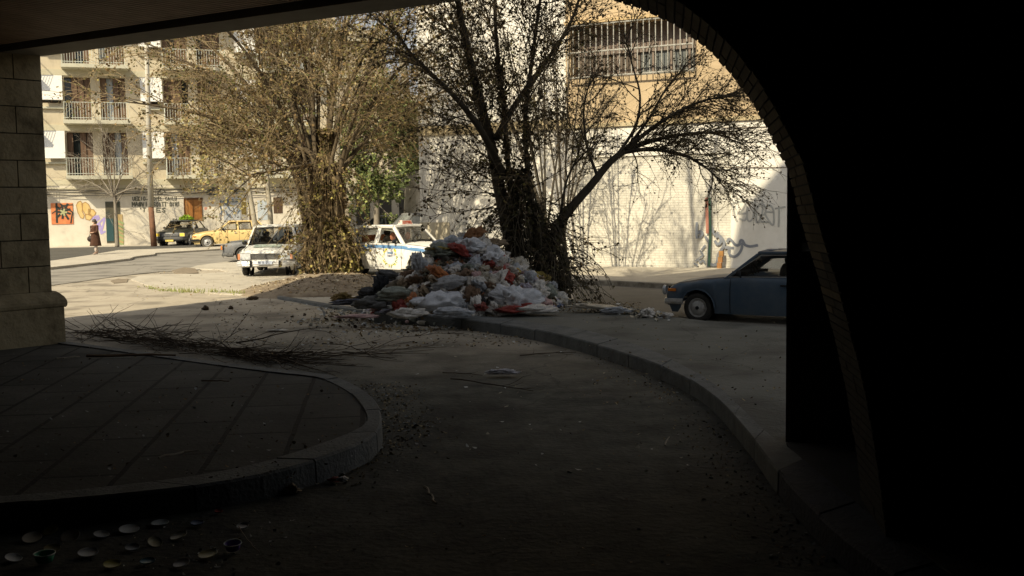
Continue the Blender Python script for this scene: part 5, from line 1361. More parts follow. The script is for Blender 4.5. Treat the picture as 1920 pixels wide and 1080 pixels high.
for limb_set, kw in (
    ([mains[0], mains[1], mains[2]], dict(br_len=1.8, br_n=42, tw_len=.85, tw_n=10, tl_n=3, leaf_n=3, leaf_s=.055, t0=.2, lift1=.12, lift2=-.1, tlen=.5)),
    (upper, dict(br_len=1.3, br_n=9, tw_len=.8, tw_n=5, tl_n=1, leaf_n=1, leaf_s=.05, t0=.1, lift1=.1, lift2=-.1, tlen=.5)),
    ([mains[4], mains[5]], dict(br_len=1.4, br_n=22, tw_len=.75, tw_n=9, tl_n=2, leaf_n=2, leaf_s=.055, t0=.15, lift1=.05, lift2=-.15, tlen=.5)),
    (mains[7:10], dict(br_len=1.1, br_n=27, tw_len=.75, tw_n=8, tl_n=2, leaf_n=2, leaf_s=.045, t0=.03, lift1=.1, lift2=-.5, tlen=.5)),
    ([mains[6], mains[10], mains[11], mains[12]], dict(br_len=1.0, br_n=13, tw_len=.6, tw_n=8, tl_n=2, leaf_n=2, leaf_s=.045, t0=.1, lift1=.1, lift2=-.2, tlen=.5))):
    oc = oc2 if limb_set[0] is not mains[7] else at(1130, 300, D2)
    a, c, d = tree_crown(limb_set, rnd, mats_leaf=lv2, r1=.018, out_c=oc, leafprob=.8, **kw)
    merge(br, a); merge(tw, c); merge(lf, d)
print('tree2', len(br.f), len(tw.f), len(lf.f))
c_ = rel(br.build('branches', m_b2), t2); rel(tw.build('twigs', m_t2), c_); rel(lf.build('foliage', lv2), t2)
li2 = [mat('ivy2_dark', (0.045, 0.04, 0.02), .85), mat('ivy2_brown', (0.085, 0.062, 0.035), .85), mat('ivy2_olive', (0.1, 0.09, 0.035), .8)]
for (bx_, hm, rf, nv, nl, hg_, lean) in ((base2 + Vector((-.1, 0, 0)), 2.6, lambda z: .62 * max(.3, 1 - z / 4.2), 150, 5200, 260, Vector((-.13, 0, 0))), (base2 + Vector((.25, -.05, 0)), 1.5, lambda z: .45 * max(.3, 1 - z / 2.4), 70, 2000, 120, Vector((0.02, 0, 0)))):
    vb, lb = ivy(bx_, hm, rf, nv, nl, rnd, li2, m_t2, .07, hg_, lean); rel(vb.build('ivy_stems', mat('ivy_stem_grey', (0.10, .085, .06), .95)), t2); rel(lb.build('ivy_leaves', li2), t2)
# ivy climbing the stems
lb = MB()
for P, t_hi, rr_ in ((mains[0], .62, .22), (mains[1], .6, .2), (mains[2], .5, .2), (mains[3], .5, .2)):
    for k in range(1100):
        t = rnd.random() * t_hi; p, _ = pt_on(P, t); o = rv().normalized() * rnd.uniform(.05, rr_) * (1.15 - t); lb.m = rnd.randrange(3); leafq(lb, p + o, .065 * rnd.uniform(.6, 1.3), rnd, .4, .55)
rel(lb.build('climbing_leaves', li2), t2)

# ---- background trees
def small_tree(name, label, px, pyb, depth, zb_, path, r0, limbs_px, kw, m_bark, leafm, seed, group=None):
    rnd = random.Random(seed); base = at(px, pyb, depth); base.z = zb_
    e = empty(name, base, 0, label, 'tree', group); tr = MB(); tr.smooth = True
    P = spline([base] + [at(x, y, depth) for x, y in path], 5); n_ = len(P)
    tr.tube(P, 0, n=8, radii=[r0 * (1.15 - .65 * i / (n_ - 1)) for i in range(n_)])
    LB = []
    for (x, y, dd) in limbs_px:
        st_, _ = pt_on(P, rnd.uniform(.6, 1)); tp = at(x, y, depth + dd); md = st_.lerp(tp, .5) + Vector((0, 0, .3)); Q = bez(st_, md, tp, 8); LB.append(Q)
        tr.tube(Q, r0 * .4, .012, n=6)
    rel(tr.build('trunk', m_bark), e)
    br, tw, lf = tree_crown(LB + [P], rnd, mats_leaf=leafm, out_c=P[-1], **kw)
    c_ = rel(br.build('branches', m_bark), e); rel(tw.build('twigs', m_bark), c_)
    if lf.f: rel(lf.build('foliage', leafm), e)
    return e
m_pale = mat('pale_plane_bark', (0.42, 0.38, 0.3), .9, (0.28, .25, .18), 3, bump=.3)
m_grey = mat('grey_bark', (0.26, 0.23, 0.18), .9, (0.2, .17, .13), 4)
lvy = [mat('leaf_pale_olive', (0.33, 0.29, 0.1), .8), mat('leaf_sand', (0.4, 0.32, 0.15), .8), lv[3]]
small_tree('street_tree', 'slim pale-barked tree leaning left behind the yellow car', 482, 466, 46, .02, [(479, 430), (473, 390), (466, 350), (462, 310), (458, 270)], .12, [(430, 200, 1), (500, 250, -1), (420, 290, .5), (380, 250, 0), (480, 180, 0), (400, 330, 0)], dict(br_len=1.4, br_n=7, tw_len=.8, tw_n=6, tl_n=2, leaf_n=3, leaf_s=.1, t0=.4, lift1=-.1, lift2=-.3), m_pale, lvy, 5)
small_tree('street_tree', 'straight pale-barked tree just left of the white estate roof', 510, 462, 50, .02, [(508, 430), (506, 390), (502, 350), (500, 300), (498, 260)], .13, [(470, 220, 0), (540, 220, 0), (510, 170, 0), (530, 290, 0)], dict(br_len=1.4, br_n=6, tw_len=.8, tw_n=6, tl_n=2, leaf_n=3, leaf_s=.1, t0=.5, lift1=-.1, lift2=-.3), m_pale, lvy, 6)
small_tree('bare_tree', 'small leafless tree beside the walking woman', 220, 466, 56, .106, [(219, 440), (217, 400), (215, 372), (214, 355)], .11, [(160, 300, .5), (185, 280, -.5), (250, 290, 0), (270, 320, .3), (215, 270, 0), (150, 335, 0), (240, 250, .5), (280, 350, 0), (190, 240, 0)], dict(br_len=1.3, br_n=7, tw_len=.8, tw_n=6, tl_n=2, leaf_n=0, leaf_s=.05, t0=.3, lift1=.1, lift2=-.1, r1=.02), m_grey, lvy, 7)
lvg = [mat('leaf_deep_green', (0.075, 0.1, 0.03), .7), mat('leaf_mid_green', (0.13, 0.16, 0.045), .7), mat('leaf_light_green', (0.26, 0.28, 0.09), .7)]
small_tree('green_tree', 'dense green-leaved tree behind the taxi left of the white corner', 705, 420, 50, 0, [(706, 390), (704, 350), (702, 310), (703, 260)], .14, [(660, 230, 1), (740, 220, -1), (690, 180, 0), (655, 300, 0), (755, 290, 0), (720, 330, -.5), (680, 350, .5), (740, 250, 1), (720, 200, 0), (760, 240, .5), (700, 260, 0)], dict(br_len=1.4, br_n=11, tw_len=.75, tw_n=8, tl_n=2, leaf_n=6, leaf_s=.13, t0=.25, lift1=-.1, lift2=-.4), m_grey, lvg, 8)
small_tree('plane_tree', 'thick pale mottled trunk rising beside the left edge of the white building', 772, 440, 53, 0, [(770, 400), (771, 340), (768, 290), (766, 230), (760, 160), (752, 90)], .33, [(700, 120, 0), (740, 20, 0), (690, 60, 1), (780, 100, -1), (660, 150, 0)], dict(br_len=2.0, br_n=8, tw_len=1.0, tw_n=6, tl_n=2, leaf_n=3, leaf_s=.1, t0=.45, lift1=0, lift2=-.3), m_pale, lvy, 9)
small_tree('tall_tree', 'straight pale trunk rising out of the brown crown just right of the ivy tree', 641, 440, 42, 0, [(638, 400), (635, 340), (632, 280), (629, 220), (626, 150)], .17, [(590, 60, 0), (650, 20, 0), (610, 0, 1), (680, 90, -1), (560, 100, 0)], dict(br_len=1.8, br_n=6, tw_len=.9, tw_n=6, tl_n=1, leaf_n=3, leaf_s=.1, t0=.5, lift1=0, lift2=-.3), m_pale, lvy, 10)

small_tree('bare_tree', 'thin bare many-stemmed tree standing behind the dark leaning tree, by the white wall', 1030, 515, 31, .0, [(1028, 480), (1026, 440), (1022, 400)], .09, [(900, 90, 0), (950, 60, .4), (1020, 50, 0), (1075, 100, .5), (1000, 160, 0), (880, 20, 0), (930, 0, 0)], dict(br_len=1.3, br_n=9, tw_len=.8, tw_n=5, tl_n=1, leaf_n=1, leaf_s=.06, t0=.3, lift1=.15, lift2=.0, r1=.016), m_b2, lv2, 17)
small_tree('bare_tree', 'second thin bare tree behind the dark one, seen through its right fork', 1062, 523, 29.5, .0, [(1060, 490), (1058, 450), (1054, 420)], .08, [(1090, 120, 0), (1040, 90, .4), (1110, 170, -.4), (1010, 130, 0), (1070, 40, .5), (1130, 210, -.3), (1030, 10, 0)], dict(br_len=1.2, br_n=8, tw_len=.8, tw_n=5, tl_n=1, leaf_n=1, leaf_s=.06, t0=.3, lift1=.15, lift2=.0, r1=.016), m_b2, lv2, 18)
# street lamp post : concrete above, rusty below
b0 = G(289, 462, .106); top = at(271, -40, b0.y); mid = at(283, 388, b0.y)
e = empty('lamp_post', b0, 0, 'leaning street pole, pale above and rust-brown below, left of the dark car', 'pole')
b = MB(); b.smooth = True; b.tube([b0, mid], .165, .135, n=14); rel(b.build('post_base', mat('rusty_pole', (0.2, 0.1, 0.055), .85, (0.12, .065, .04), 5)), e)
b = MB(); b.smooth = True; b.tube([mid, top], .15, .085, n=14); rel(b.build('post_shaft', mat('pale_concrete_pole', (0.5, 0.47, 0.39), .8, (0.42, .39, .32), 3)), e)
# ================================================================== rubbish heap
rnd = random.Random(77)
def plastic(name, c, rough=.35, c2=None):
    return mat(name, c, rough, c2 or tuple(x * .6 for x in c), 9, spec=.5, bump=.5, bscale=16)
PAL = [
 ('white', plastic('plastic_white', (.84, .8, .72), .35, (.5, .48, .45)), 42), ('pale grey-blue', plastic('plastic_greyblue', (.55, .58, .62)), 12), ('cream', plastic('plastic_cream', (.66, .6, .48)), 14),
 ('grey-green', plastic('plastic_greygreen', (.3, .33, .27)), 6), ('pale lilac', plastic('plastic_lilac', (.5, .46, .54)), 5), ('brown', plastic('paper_brown', (.24, .15, .09), .8), 6), ('tan', plastic('paper_tan', (.36, .27, .17), .8), 8),
 ('black', plastic('plastic_black', (.025, .025, .03)), 4), ('red', plastic('plastic_red', (.42, .055, .035)), 3), ('orange', plastic('plastic_orange', (.6, .2, .05)), 1), ('yellow', plastic('plastic_yellow', (.55, .42, .1)), 3), ('pink', plastic('plastic_pink', (.66, .42, .4)), 5), ('blue', plastic('plastic_blue', (.16, .22, .36)), 2),
]
def crumple(seed, sx, sy, sz, sub=3, amp=.35, sag=.3):
    """a crumpled bag : icosphere pushed about by ridged noise, flattened below"""
    import bmesh
    bm = bmesh.new(); bmesh.ops.create_icosphere(bm, subdivisions=sub, radius=1.0); off = Vector((seed * 7.1, seed * 3.3, seed * 1.7))
    for v in bm.verts:
        p = v.co.copy(); n1 = noise.noise(p * 1.1 + off); r_ = 1 - 2 * abs(noise.noise(p * 2.3 + off * 2)); r2 = 1 - 2 * abs(noise.noise(p * 4.6 + off)); r3 = 1 - 2 * abs(noise.noise(p * 9.5 + off))
        s = 1 + amp * (.9 * n1 + .55 * (r_ - .4) + .42 * (r2 - .4) + (.16 * (r3 - .4) if sub > 2 else 0)); q = p * s
        if q.z < 0: q.z *= (1 - sag * 1.6)
        v.co = Vector((q.x * sx, q.y * sy, q.z * sz))
    me = bpy.data.meshes.new('rubbish_bag'); bm.to_mesh(me); bm.free(); me.polygons.foreach_set('use_smooth', [True] * len(me.polygons))
    return me
BAGS = [crumple(i + 1, *s, sub=4, amp=.75) for i, s in enumerate([(1, .8, .75), (1.1, .8, .65), (1, 1, .85), (1.25, .75, .65), (.9, .9, .9), (1.1, .8, .7), (1.2, 1, .6), (1, .7, .85), (1.3, .9, .55), (.9, .8, .75)])]
SHEETS = [crumple(40 + i, *s, sub=4, amp=.8) for i, s in enumerate([(1.2, 1, .6), (1, 1.1, .75), (1.4, .8, .5)])]
SMALL = [crumple(70 + i, 1.1, .8, .6, sub=2, amp=.7) for i in range(4)]
for me in BAGS + SHEETS:
    me.materials.append(PAL[0][1])
def bag(me, loc, s, M, col, label, group='bags and wrappers heaped in the rubbish pile', name='rubbish_bag', cat='rubbish bag', me_mat=None):
    o = bpy.data.objects.new(name, me); COL.objects.link(o)
    o.matrix_world = Matrix.Translation(loc) @ M.to_4x4() @ Matrix.Diagonal((s, s, s, 1))
    o.material_slots[0].link = 'OBJECT'; o.material_slots[0].material = me_mat or [m for n_, m, w_ in PAL if n_ == col][0]
    return tag(o, label, cat, group)
HC = Vector(((885 - 960) / FPX * 20.3, 20.4, 0))
hp = at(886, 443, 20.4)
HZ = hp.z
HC.x = hp.x
def heap_r(x, y):
    dx, dy = x - HC.x, y - HC.y
    rx = 2.05 if dx < 0 else 1.75
    return math.sqrt((dx / rx) ** 2 + (dy / 2.25) ** 2)
def heap_z(x, y):
    r_ = heap_r(x, y); h = max(0, 1 - r_)
    z = HZ * (h ** .78) * .97
    return z + .10 * noise.noise(Vector((x * 1.7, y * 1.7, 3))) * min(1, h * 4)
# core mass
core = MB()
nx, ny = 90, 80
def cf(u, v):
    x = HC.x - 2.1 + 4.0 * u; y = HC.y - 2.3 + 4.6 * v; z = heap_z(x, y) - .06
    p = Vector((x, y, z)); z += .09 * (1 - 2 * abs(noise.noise(p * 3.1))) * (1 if z > .05 else 0) + .05 * noise.noise(p * 8)
    return (x, y, max(z, -.05))
core.grid(cf, nx, ny)
cm = mat('mixed_rubbish', (0.2, .19, .17), .7, stops=[(.3, (.035, .035, .03)), (.42, (.16, .15, .12)), (.5, (.5, .5, .47)), (.6, (.7, .7, .69)), (.75, (.22, .14, .08))], scale=5, detail=12, bump=.6, bscale=12)
tag(core.build('rubbish_heap', cm), 'mass of mixed rubbish filling the heap beneath the bags', kind='stuff')
names = [p[0] for p in PAL]; wts = [p[2] for p in PAL]
cnt = 0
nbags = 270
for k in range(nbags):
    for _ in range(30):
        a = rnd.uniform(0, 6.28); rr_ = math.sqrt(rnd.random()) * .97
        rx = 2.05 if math.cos(a) < 0 else 1.75
        x = HC.x + rx * rr_ * math.cos(a); y = HC.y + 2.25 * rr_ * math.sin(a)
        if y < HC.y + .35 or rnd.random() < .15: break
    z = heap_z(x, y)
    s = rnd.uniform(.06, .145) * (1.1 if rr_ > .6 else 1)
    col = rnd.choices(names, wts)[0]
    M = Matrix.Rotation(rnd.uniform(0, 6.28), 3, 'Z') @ Matrix.Rotation(rnd.gauss(0, .6), 3, 'X') @ Matrix.Rotation(rnd.gauss(0, .5), 3, 'Y')
    bag(rnd.choice(BAGS), Vector((x, y, z + s * .55)), s, M, col, 'one of the crumpled %s bags or wrappers in the rubbish heap' % col)
# hundreds more scraps of bag packed between them, as one mass
mass = MB(); mass.smooth = False
for k in range(1300):
    a = rnd.uniform(0, 6.28); rr_ = math.sqrt(rnd.random()) * 1.02; rx = 2.05 if math.cos(a) < 0 else 1.75
    x = HC.x + rx * rr_ * math.cos(a); y = HC.y + 2.25 * rr_ * math.sin(a)
    if y > HC.y + .8: continue
    me = BAGS[rnd.randrange(10)]; s = rnd.uniform(.035, .095); M = Matrix.Translation((x, y, heap_z(x, y) + rnd.uniform(.0, .07))) @ Matrix.Rotation(rnd.uniform(0, 6.28), 4, 'Z') @ Matrix.Rotation(rnd.gauss(0, .8), 4, 'X') @ Matrix.Diagonal((s, s * rnd.uniform(.6, 1), s, 1))
    mass.m = rnd.choices(range(len(PAL)), wts)[0]
    mass.add([M @ v.co for v in SMALL[BAGS.index(me) % 4].vertices], [tuple(p.vertices) for p in SMALL[BAGS.index(me) % 4].polygons])
tag(mass.build('rubbish', [p[1] for p in PAL]), 'countless small wrappers and rags packed between the bags of the heap', kind='stuff')
# named large pieces, placed by eye
def named(px, py, d, s, me, col, label, sc=(1, 1, 1), rot=(0, 0, 0), nm='rubbish_bag', cat='rubbish bag', mm=None):
    if 640 < px < 1010 and 430 < py < 600: d = d - (.35 + .5 * max(0, (py - 470) / 120))
    p = at(px, py, d)
    if nm in ('paper_scrap', 'crushed_packet', 'dirt_clod', 'wrapper', 'cloth'): p = G(px, py, (ZR if px > 1040 and py < 600 else .0) + s * .3 + .01)
    if px > 640 and p.z < .05: p = G(px, py, .06)
    M = (Matrix.Rotation(rot[2], 3, 'Z') @ Matrix.Rotation(rot[0], 3, 'X') @ Matrix.Rotation(rot[1], 3, 'Y')) @ Matrix.Diagonal((*sc, )).to_3x3()
    o = bag(me, p, s, M, col, label, None, nm, cat, mm); return o
m_film = mat('thin_film', (.74, .75, .77), .25, (.58, .6, .64), 5, spec=.6, bump=.4, bscale=14, stretch=(1, 1, 1))
named(828, 570, 19.15, .27, SHEETS[0], 'white', 'large pale blue plastic sheet draped over the front of the heap', (1.25, .6, 1.0), (.3, 0, .1), 'plastic_sheet', 'plastic sheet', m_film)
named(962, 566, 19.25, .28, SHEETS[1], 'white', 'big white see-through bag slumped at the right end of the heap', (1.25, .7, 1.15), (.15, .15, 0), 'rubbish_bag', 'rubbish bag', m_film)
named(960, 582, 18.95, .13, BAGS[1], 'red', 'red netting spilling from the big white bag at the heap\'s right end', (1.9, .8, .8))
named(990, 574, 19.0, .08, BAGS[3], 'red', 'small red scrap right of the red netting', (1.5, .8, .8))
named(1005, 582, 19.0, .17, BAGS[6], 'white', 'flat white plastic at the heap\'s far right tip', (1.5, .9, .7))
named(862, 471, 20.0, .14, BAGS[3], 'red', 'bright red bag near the top of the heap', (.95, .8, 1), (0, .5, 0))
named(888, 443, 20.7, .17, BAGS[1], 'brown', 'brown cardboard piece crowning the heap', (.9, 1, 1.2), (0, -.3, 0), 'cardboard_piece', 'cardboard', plastic('card_rust', (.36, .17, .07), .85))
named(928, 456, 20.7, .15, BAGS[1], 'tan', 'tan cardboard flap against the dark trunk', (1, 1, .8), (0, .1, 0), 'cardboard_piece', 'cardboard')
named(880, 462, 20.2, .2, BAGS[2], 'white', 'clear white bag just under the cardboard on top', (1.3, .8, .8), mm=m_film)
named(925, 485, 20.0, .2, BAGS[4], 'white', 'puffy white bag beside the tree on the right slope', (1, .8, 1), mm=m_film)
named(828, 470, 20.1, .2, BAGS[5], 'grey-green', 'grey-green bag on the upper left shoulder of the heap')
named(845, 458, 20.4, .2, BAGS[0], 'pale grey-blue', 'blue-grey bag at the upper left of the heap', (1.3, .8, .8))
named(822, 466, 19.95, .09, BAGS[3], 'yellow', 'small yellow wrapper on the upper left slope', (1.4, .7, .5))
named(785, 495, 19.9, .17, BAGS[7], 'pale grey-blue', 'blue-grey bag on the left slope by the taxi wheel', (.7, .8, 1.3))
named(821, 512, 19.5, .14, BAGS[5], 'orange', 'orange bag halfway down the left slope', (1, .8, 1), (0, .6, 0))
named(770, 566, 19.25, .12, BAGS[4], 'orange', 'bright orange bag low on the left of the heap', (.8, .8, 1.2), (0, .4, 0))
named(780, 575, 19.15, .11, BAGS[2], 'tan', 'pale orange bag touching the bright orange one')
named(838, 533, 19.4, .17, BAGS[8], 'white', 'wide flattened white bag across the middle of the heap', (1.3, .8, 1), (.3, -.2, 0), mm=plastic('plastic_cloud', (.5, .5, .5)))
named(885, 560, 19.2, .16, BAGS[7], 'brown', 'rusty brown sack beside the blue sheet', (.9, .7, 1.3), (0, .5, 0))
named(902, 578, 19.0, .1, BAGS[9], 'brown', 'dark red-brown scrap below the rusty sack', mm=plastic('dark_red_scrap', (.28, .05, .03)))
named(741, 556, 19.6, .2, BAGS[8], 'grey-green', 'dull green bag low on the left end of the heap', (1.3, .8, 1.1))
named(716, 540, 20.4, .2, BAGS[7], 'black', 'black coat-like bundle left of the heap', (.75, .7, 1.15), (0, .3, 0), 'cloth_bundle', 'bundle', plastic('black_cloth', (.018, .02, .026), .8))
named(727, 519, 20.6, .16, BAGS[8], 'grey-green', 'grey cloth lying over the black bundle', (1.2, .8, 1), (0, .15, 0), 'cloth_bundle', 'bundle', plastic('grey_cloth', (.14, .14, .14), .8))
named(745, 537, 20.2, .17, BAGS[1], 'tan', 'tan sack between the black bundle and the heap', (1.1, .8, .9), (0, -.2, 0), mm=plastic('dull_tan_sack', (.25, .21, .15), .8))
named(690, 553, 20.6, .17, BAGS[8], 'black', 'flat dark grey sack on the kerb left of the heap', (.9, .7, 1.1), mm=plastic('dark_grey_sack', (.06, .06, .065), .7))
named(662, 568, 20.0, .15, BAGS[3], 'black', 'slate grey bag lying lowest at the left of the heap', (1.5, .8, .6), mm=plastic('slate_sack', (.12, .12, .15), .6))
named(695, 572, 19.6, .2, BAGS[6], 'grey-green', 'grey rag on the ground between bags', (1.0, .7, .9), mm=plastic('grey_rag', (.17, .17, .16), .9))
named(645, 560, 20.2, .13, BAGS[3], 'tan', 'mustard brown scrap at the far left of the bags', mm=plastic('mustard_scrap', (.3, .2, .06), .8))
named(670, 594, 18.9, .15, BAGS[6], 'pink', 'pinkish flattened bag on the ground left of the heap', (1.6, .8, .35))
named(760, 590, 18.7, .2, BAGS[1], 'white', 'white bag spread on the road at the heap\'s foot', (1.2, .8, .7))
named(845, 588, 18.6, .2, BAGS[8], 'pale grey-blue', 'pale blue bag flattened at the front foot of the heap', (1.2, .8, .7))
# fringe of scraps around the foot
def ring(rnd):
    a = rnd.uniform(math.pi * .75, math.pi * 2.15); r_ = rnd.uniform(.85, 1.3); rx = 2.05 if math.cos(a) < 0 else 1.75
    if math.cos(a) < -.2: r_ *= rnd.uniform(1, 1.35)
    return (Vector((HC.x + rx * r_ * math.cos(a), HC.y + 2.25 * r_ * math.sin(a), 0)), max(0.0, heap_z(HC.x + rx * r_ * math.cos(a), HC.y + 2.25 * r_ * math.sin(a))))
scatter('litter', 'loose plastic and paper scraps spread round the foot of the heap', [mw1, mw2, mw3, ml2, ml1, ml3], ring, 1300, (.015, .06), .5, 3, 2.2, .01)
def onheap(rnd):
    a = rnd.uniform(0, 6.28); r_ = math.sqrt(rnd.random()); rx = 2.05 if math.cos(a) < 0 else 1.75; x = HC.x + rx * r_ * math.cos(a); y = HC.y + 2.25 * r_ * math.sin(a)
    return (Vector((x, y, 0)), heap_z(x, y) + rnd.uniform(.02, .13))
scatter('litter', 'small coloured scraps caught between the bags of the heap', [mw1, mw2, mw3, ml1, ml3] + [p[1] for p in PAL[3:10]], onheap, 1500, (.02, .08), .9, 4, 1.8, .01)
# strip of rubbish right of the tree
def rstrip(rnd):
    t = rnd.random(); p = G(1085 + 170 * t, 574 + 20 * t + rnd.gauss(0, 4), ZR); return (p, ZR)
scatter('litter', 'torn paper and plastic strewn along the pavement edge right of the dark tree', [mw1, mw2, mw3, ml2, ml3], rstrip, 300, (.015, .06), .4, 6, 2.5, .0)
named(1125, 577, 20.4, .2, BAGS[8], 'cream', 'cream cloth lying on the pavement right of the dark tree', (1.9, .8, .35), (0, .1, 0), 'cloth', 'cloth')
named(1158, 583, 20.0, .12, BAGS[3], 'pale grey-blue', 'grey-blue rag on the pavement right of the dark tree', (1.3, .8, .7), (0, 0, 0), 'cloth', 'cloth')
named(1214, 589, 19.3, .11, BAGS[2], 'white', 'crumpled white paper ball on the pavement before the blue car', (1, 1, .9), (0, 0, 0), 'paper_scrap', 'paper')
named(1250, 591, 19.2, .07, BAGS[5], 'white', 'small white paper just left of the blue car wheel', (1, 1, .8), (0, 0, 0), 'paper_scrap', 'paper')
named(1061, 620, 16.9, .04, BAGS[1], 'white', 'tiny white scrap on the kerb edge', (1.6, 1, .4), (0, 0, 0), 'paper_scrap', 'paper')
named(945, 698, 12.6, .085, BAGS[3], 'pale grey-blue', 'crushed blue and white packet lying alone in the middle of the lane', (1.4, .9, .6), (0, 0, 0), 'crushed_packet', 'packet', mat('packet_mix', (.1, .12, .2), .5, stops=[(.36, (.07, .07, .16)), (.45, (.6, .61, .64)), (.56, (.6, .6, .62)), (.64, (.35, .1, .06))], scale=14))
named(520, 619, 17.3, .07, BAGS[6], 'white', 'white paper scrap on the shaded lane left of the heap', (1.6, 1, .25), (0, 0, 0), 'paper_scrap', 'paper')
named(385, 579, 21.5, .065, BAGS[4], 'brown', 'dark dirt clod on the shaded lane near the sun line', (1, 1, .9), (0, 0, 0), 'dirt_clod', 'clod', ml3)
named(433, 578, 21.8, .045, BAGS[4], 'brown', 'smaller dirt clod right of the dark one', (1, 1, 1), (0, 0, 0), 'dirt_clod', 'clod', ml3)
named(473, 560, 24.1, .07, BAGS[5], 'brown', 'brown clump of earth at the kerb corner', (1.2, 1, 1), (0, 0, 0), 'dirt_clod', 'clod', ml3)

# dirt mound at the foot of tree 1
mc = G(655, 540, 0)
mc = Vector((-4.5, 25.6, 0))
mb = MB(); mb.smooth = True
def mf(u, v):
    x = mc.x - 2.8 + 5.6 * u; y = mc.y - 1.9 + 6.0 * v
    r_ = math.sqrt(((x - mc.x) / 2.3) ** 2 + ((y - mc.y - 1.0) / 2.6) ** 2); h = max(0, 1 - r_ * r_) ** 1.3
    z = .36 * h + .06 * noise.noise(Vector((x * 2, y * 2, 1))) * min(1, h * 5) + .025 * noise.noise(Vector((x * 7, y * 7, 1))) * min(1, h * 5)
    return (x, y, .03 + z if h > 0 else -.03)
mb.grid(mf, 60, 60)
tag(mb.build('dirt_mound', mat('mound_dirt', (0.2, .15, .1), 1, stops=[(.3, (.10, .075, .05)), (.5, (.24, .19, .13)), (.7, (.3, .25, .17))], scale=3, detail=12, bump=.8, bscale=16)), kind='structure')
def onm(rnd):
    u, v = rnd.random(), rnd.random(); p = mf(u, v)
    if p[2] < .08: return None
    return (Vector(p), p[2])
scatter('leaf_litter', 'dry leaves and scraps lying over the dirt mound', [ml1, ml2, ml3, ml1, mw2], onm, 2600, (.015, .045), .5, 9, 2, .0)

# twig pile along the left island
rnd = random.Random(5)
def twigpile(name, label, pix, zz, n, hgt, lenr, r0, spread, seed, m, anis=.25):
    rnd = random.Random(seed); P = spline([G(x, y, 0) for x, y in pix], 4); b = MB()
    for k in range(n):
        t = rnd.random(); c, tg_ = pt_on(P, t); env = math.sin(math.pi * min(1, t * 1.15 + .08)) ** .6 if t < .9 else .35
        c = c + Vector((rnd.gauss(0, spread), rnd.gauss(0, spread), abs(rnd.gauss(0, hgt)) * env + .02))
        d = tg_ * rnd.choice((1, 1, 1, -1)) + Vector((rnd.gauss(0, anis), rnd.gauss(0, anis * 1.5), rnd.gauss(0.0, .06)))
        Q = shoot(c, d, rnd.uniform(*lenr), 7, .09, -.12, rnd); Q = [Vector((q.x, q.y, max(q.z, .015))) for q in Q]
        b.tube(Q, rnd.choice((.35, .5, .6, .8, 1.3)) * r0, .003, n=4, cap=False)
        for j in range(rnd.randrange(1, 4)):
            p2, t2_ = pt_on(Q, rnd.uniform(.25, .9)); Q2 = shoot(p2, t2_ + Vector((rnd.gauss(0, .45), rnd.gauss(0, .45), rnd.gauss(0, .25))), rnd.uniform(.2, .6), 4, .12, .05, rnd); Q2 = [Vector((q.x, q.y, max(q.z, .012))) for q in Q2]
            b.tube(Q2, .005, .0025, n=3, cap=False)
    return tag(b.build(name, m), label, kind='stuff')
m_tw = mat('cut_twig', (0.07, 0.052, 0.035), .9, (0.10, .075, .05), 5)
o = twigpile('cut_branches', 'long tangle of cut branches lying along the left island kerb', [(135, 622), (210, 634), (290, 644), (380, 659), (450, 669), (510, 678)], 0, 180, .075, (.5, 1.8), .012, .16, 11, m_tw, .16)
o = twigpile('cut_branches', 'thin bare branches reaching out from the right end of the twig pile', [(560, 664), (620, 668), (690, 662)], 0, 16, .05, (.9, 1.7), .011, .12, 12, m_tw, .1)
def stick(nm, label, a, c, r_, m, z, seed=1, side=0, cat='stick'):
    rnd = random.Random(seed); A, C_ = G(*a, z), G(*c, z); n_ = 7; P = [A.lerp(C_, i / n_) + Vector((0, 0, r_ + .004)) + Vector((rnd.gauss(0, .008), rnd.gauss(0, .008), abs(rnd.gauss(0, .006)))) * (0 if i in (0, n_) else 1) for i in range(n_ + 1)]
    b = MB(); b.tube(P, r_, r_ * .6, n=6)
    for j in range(side):
        p, t_ = pt_on(P, rnd.uniform(.2, .9)); Q = shoot(p, t_ + Vector((rnd.gauss(0, .6), rnd.gauss(0, .6), .05)), (C_ - A).length * rnd.uniform(.15, .4), 4, .1, 0, rnd); Q = [Vector((q.x, q.y, max(q.z, z + .008))) for q in Q]; b.tube(Q, r_ * .5, r_ * .2, n=4)
    return tag(b.build(nm, m), label, cat)
m_st = mat('brown_stick', (0.2, 0.13, 0.075), .8, (0.13, .085, .05), 6); m_sp = mat('pale_stick', (0.36, 0.32, 0.25), .8, (0.26, .22, .17), 6)
stick('stick', 'long brown stick lying on the left island near the pier', (163, 671), (330, 670), .022, m_st, ZI, 1)
stick('stick', 'pale bleached stick near the front of the left island', (298, 863), (370, 848), .012, m_sp, ZI, 2)
stick('stick', 'short dark stick in the middle of the left island', (378, 716), (430, 717), .009, m_st, ZI, 3)
stick('stick', 'short grey stick lying beside the pier on the island', (106, 675), (150, 671), .012, m_sp, ZI, 4)
stick('branch', 'thin forked branch lying on the lane below the crushed packet', (845, 712), (1000, 735), .008, m_tw, 0.01, 5, 5, 'branch')
stick('branch', 'thin dark branch on the lane nearer the right kerb', (975, 668), (1080, 662), .009, m_tw, 0.01, 6, 4, 'branch')
stick('branch', 'sparse twig lying on the lane left of the forked branch', (830, 700), (905, 705), .006, m_tw, 0.01, 7, 4, 'branch')
stick('stick', 'flat pale splinter of wood on the dark lane in front', (796, 917), (818, 948), .012, m_sp, 0.01, 8)
stick('stick', 'thin stick among the thrown-away cups', (438, 985), (487, 1038), .005, m_sp, 0.01, 9)
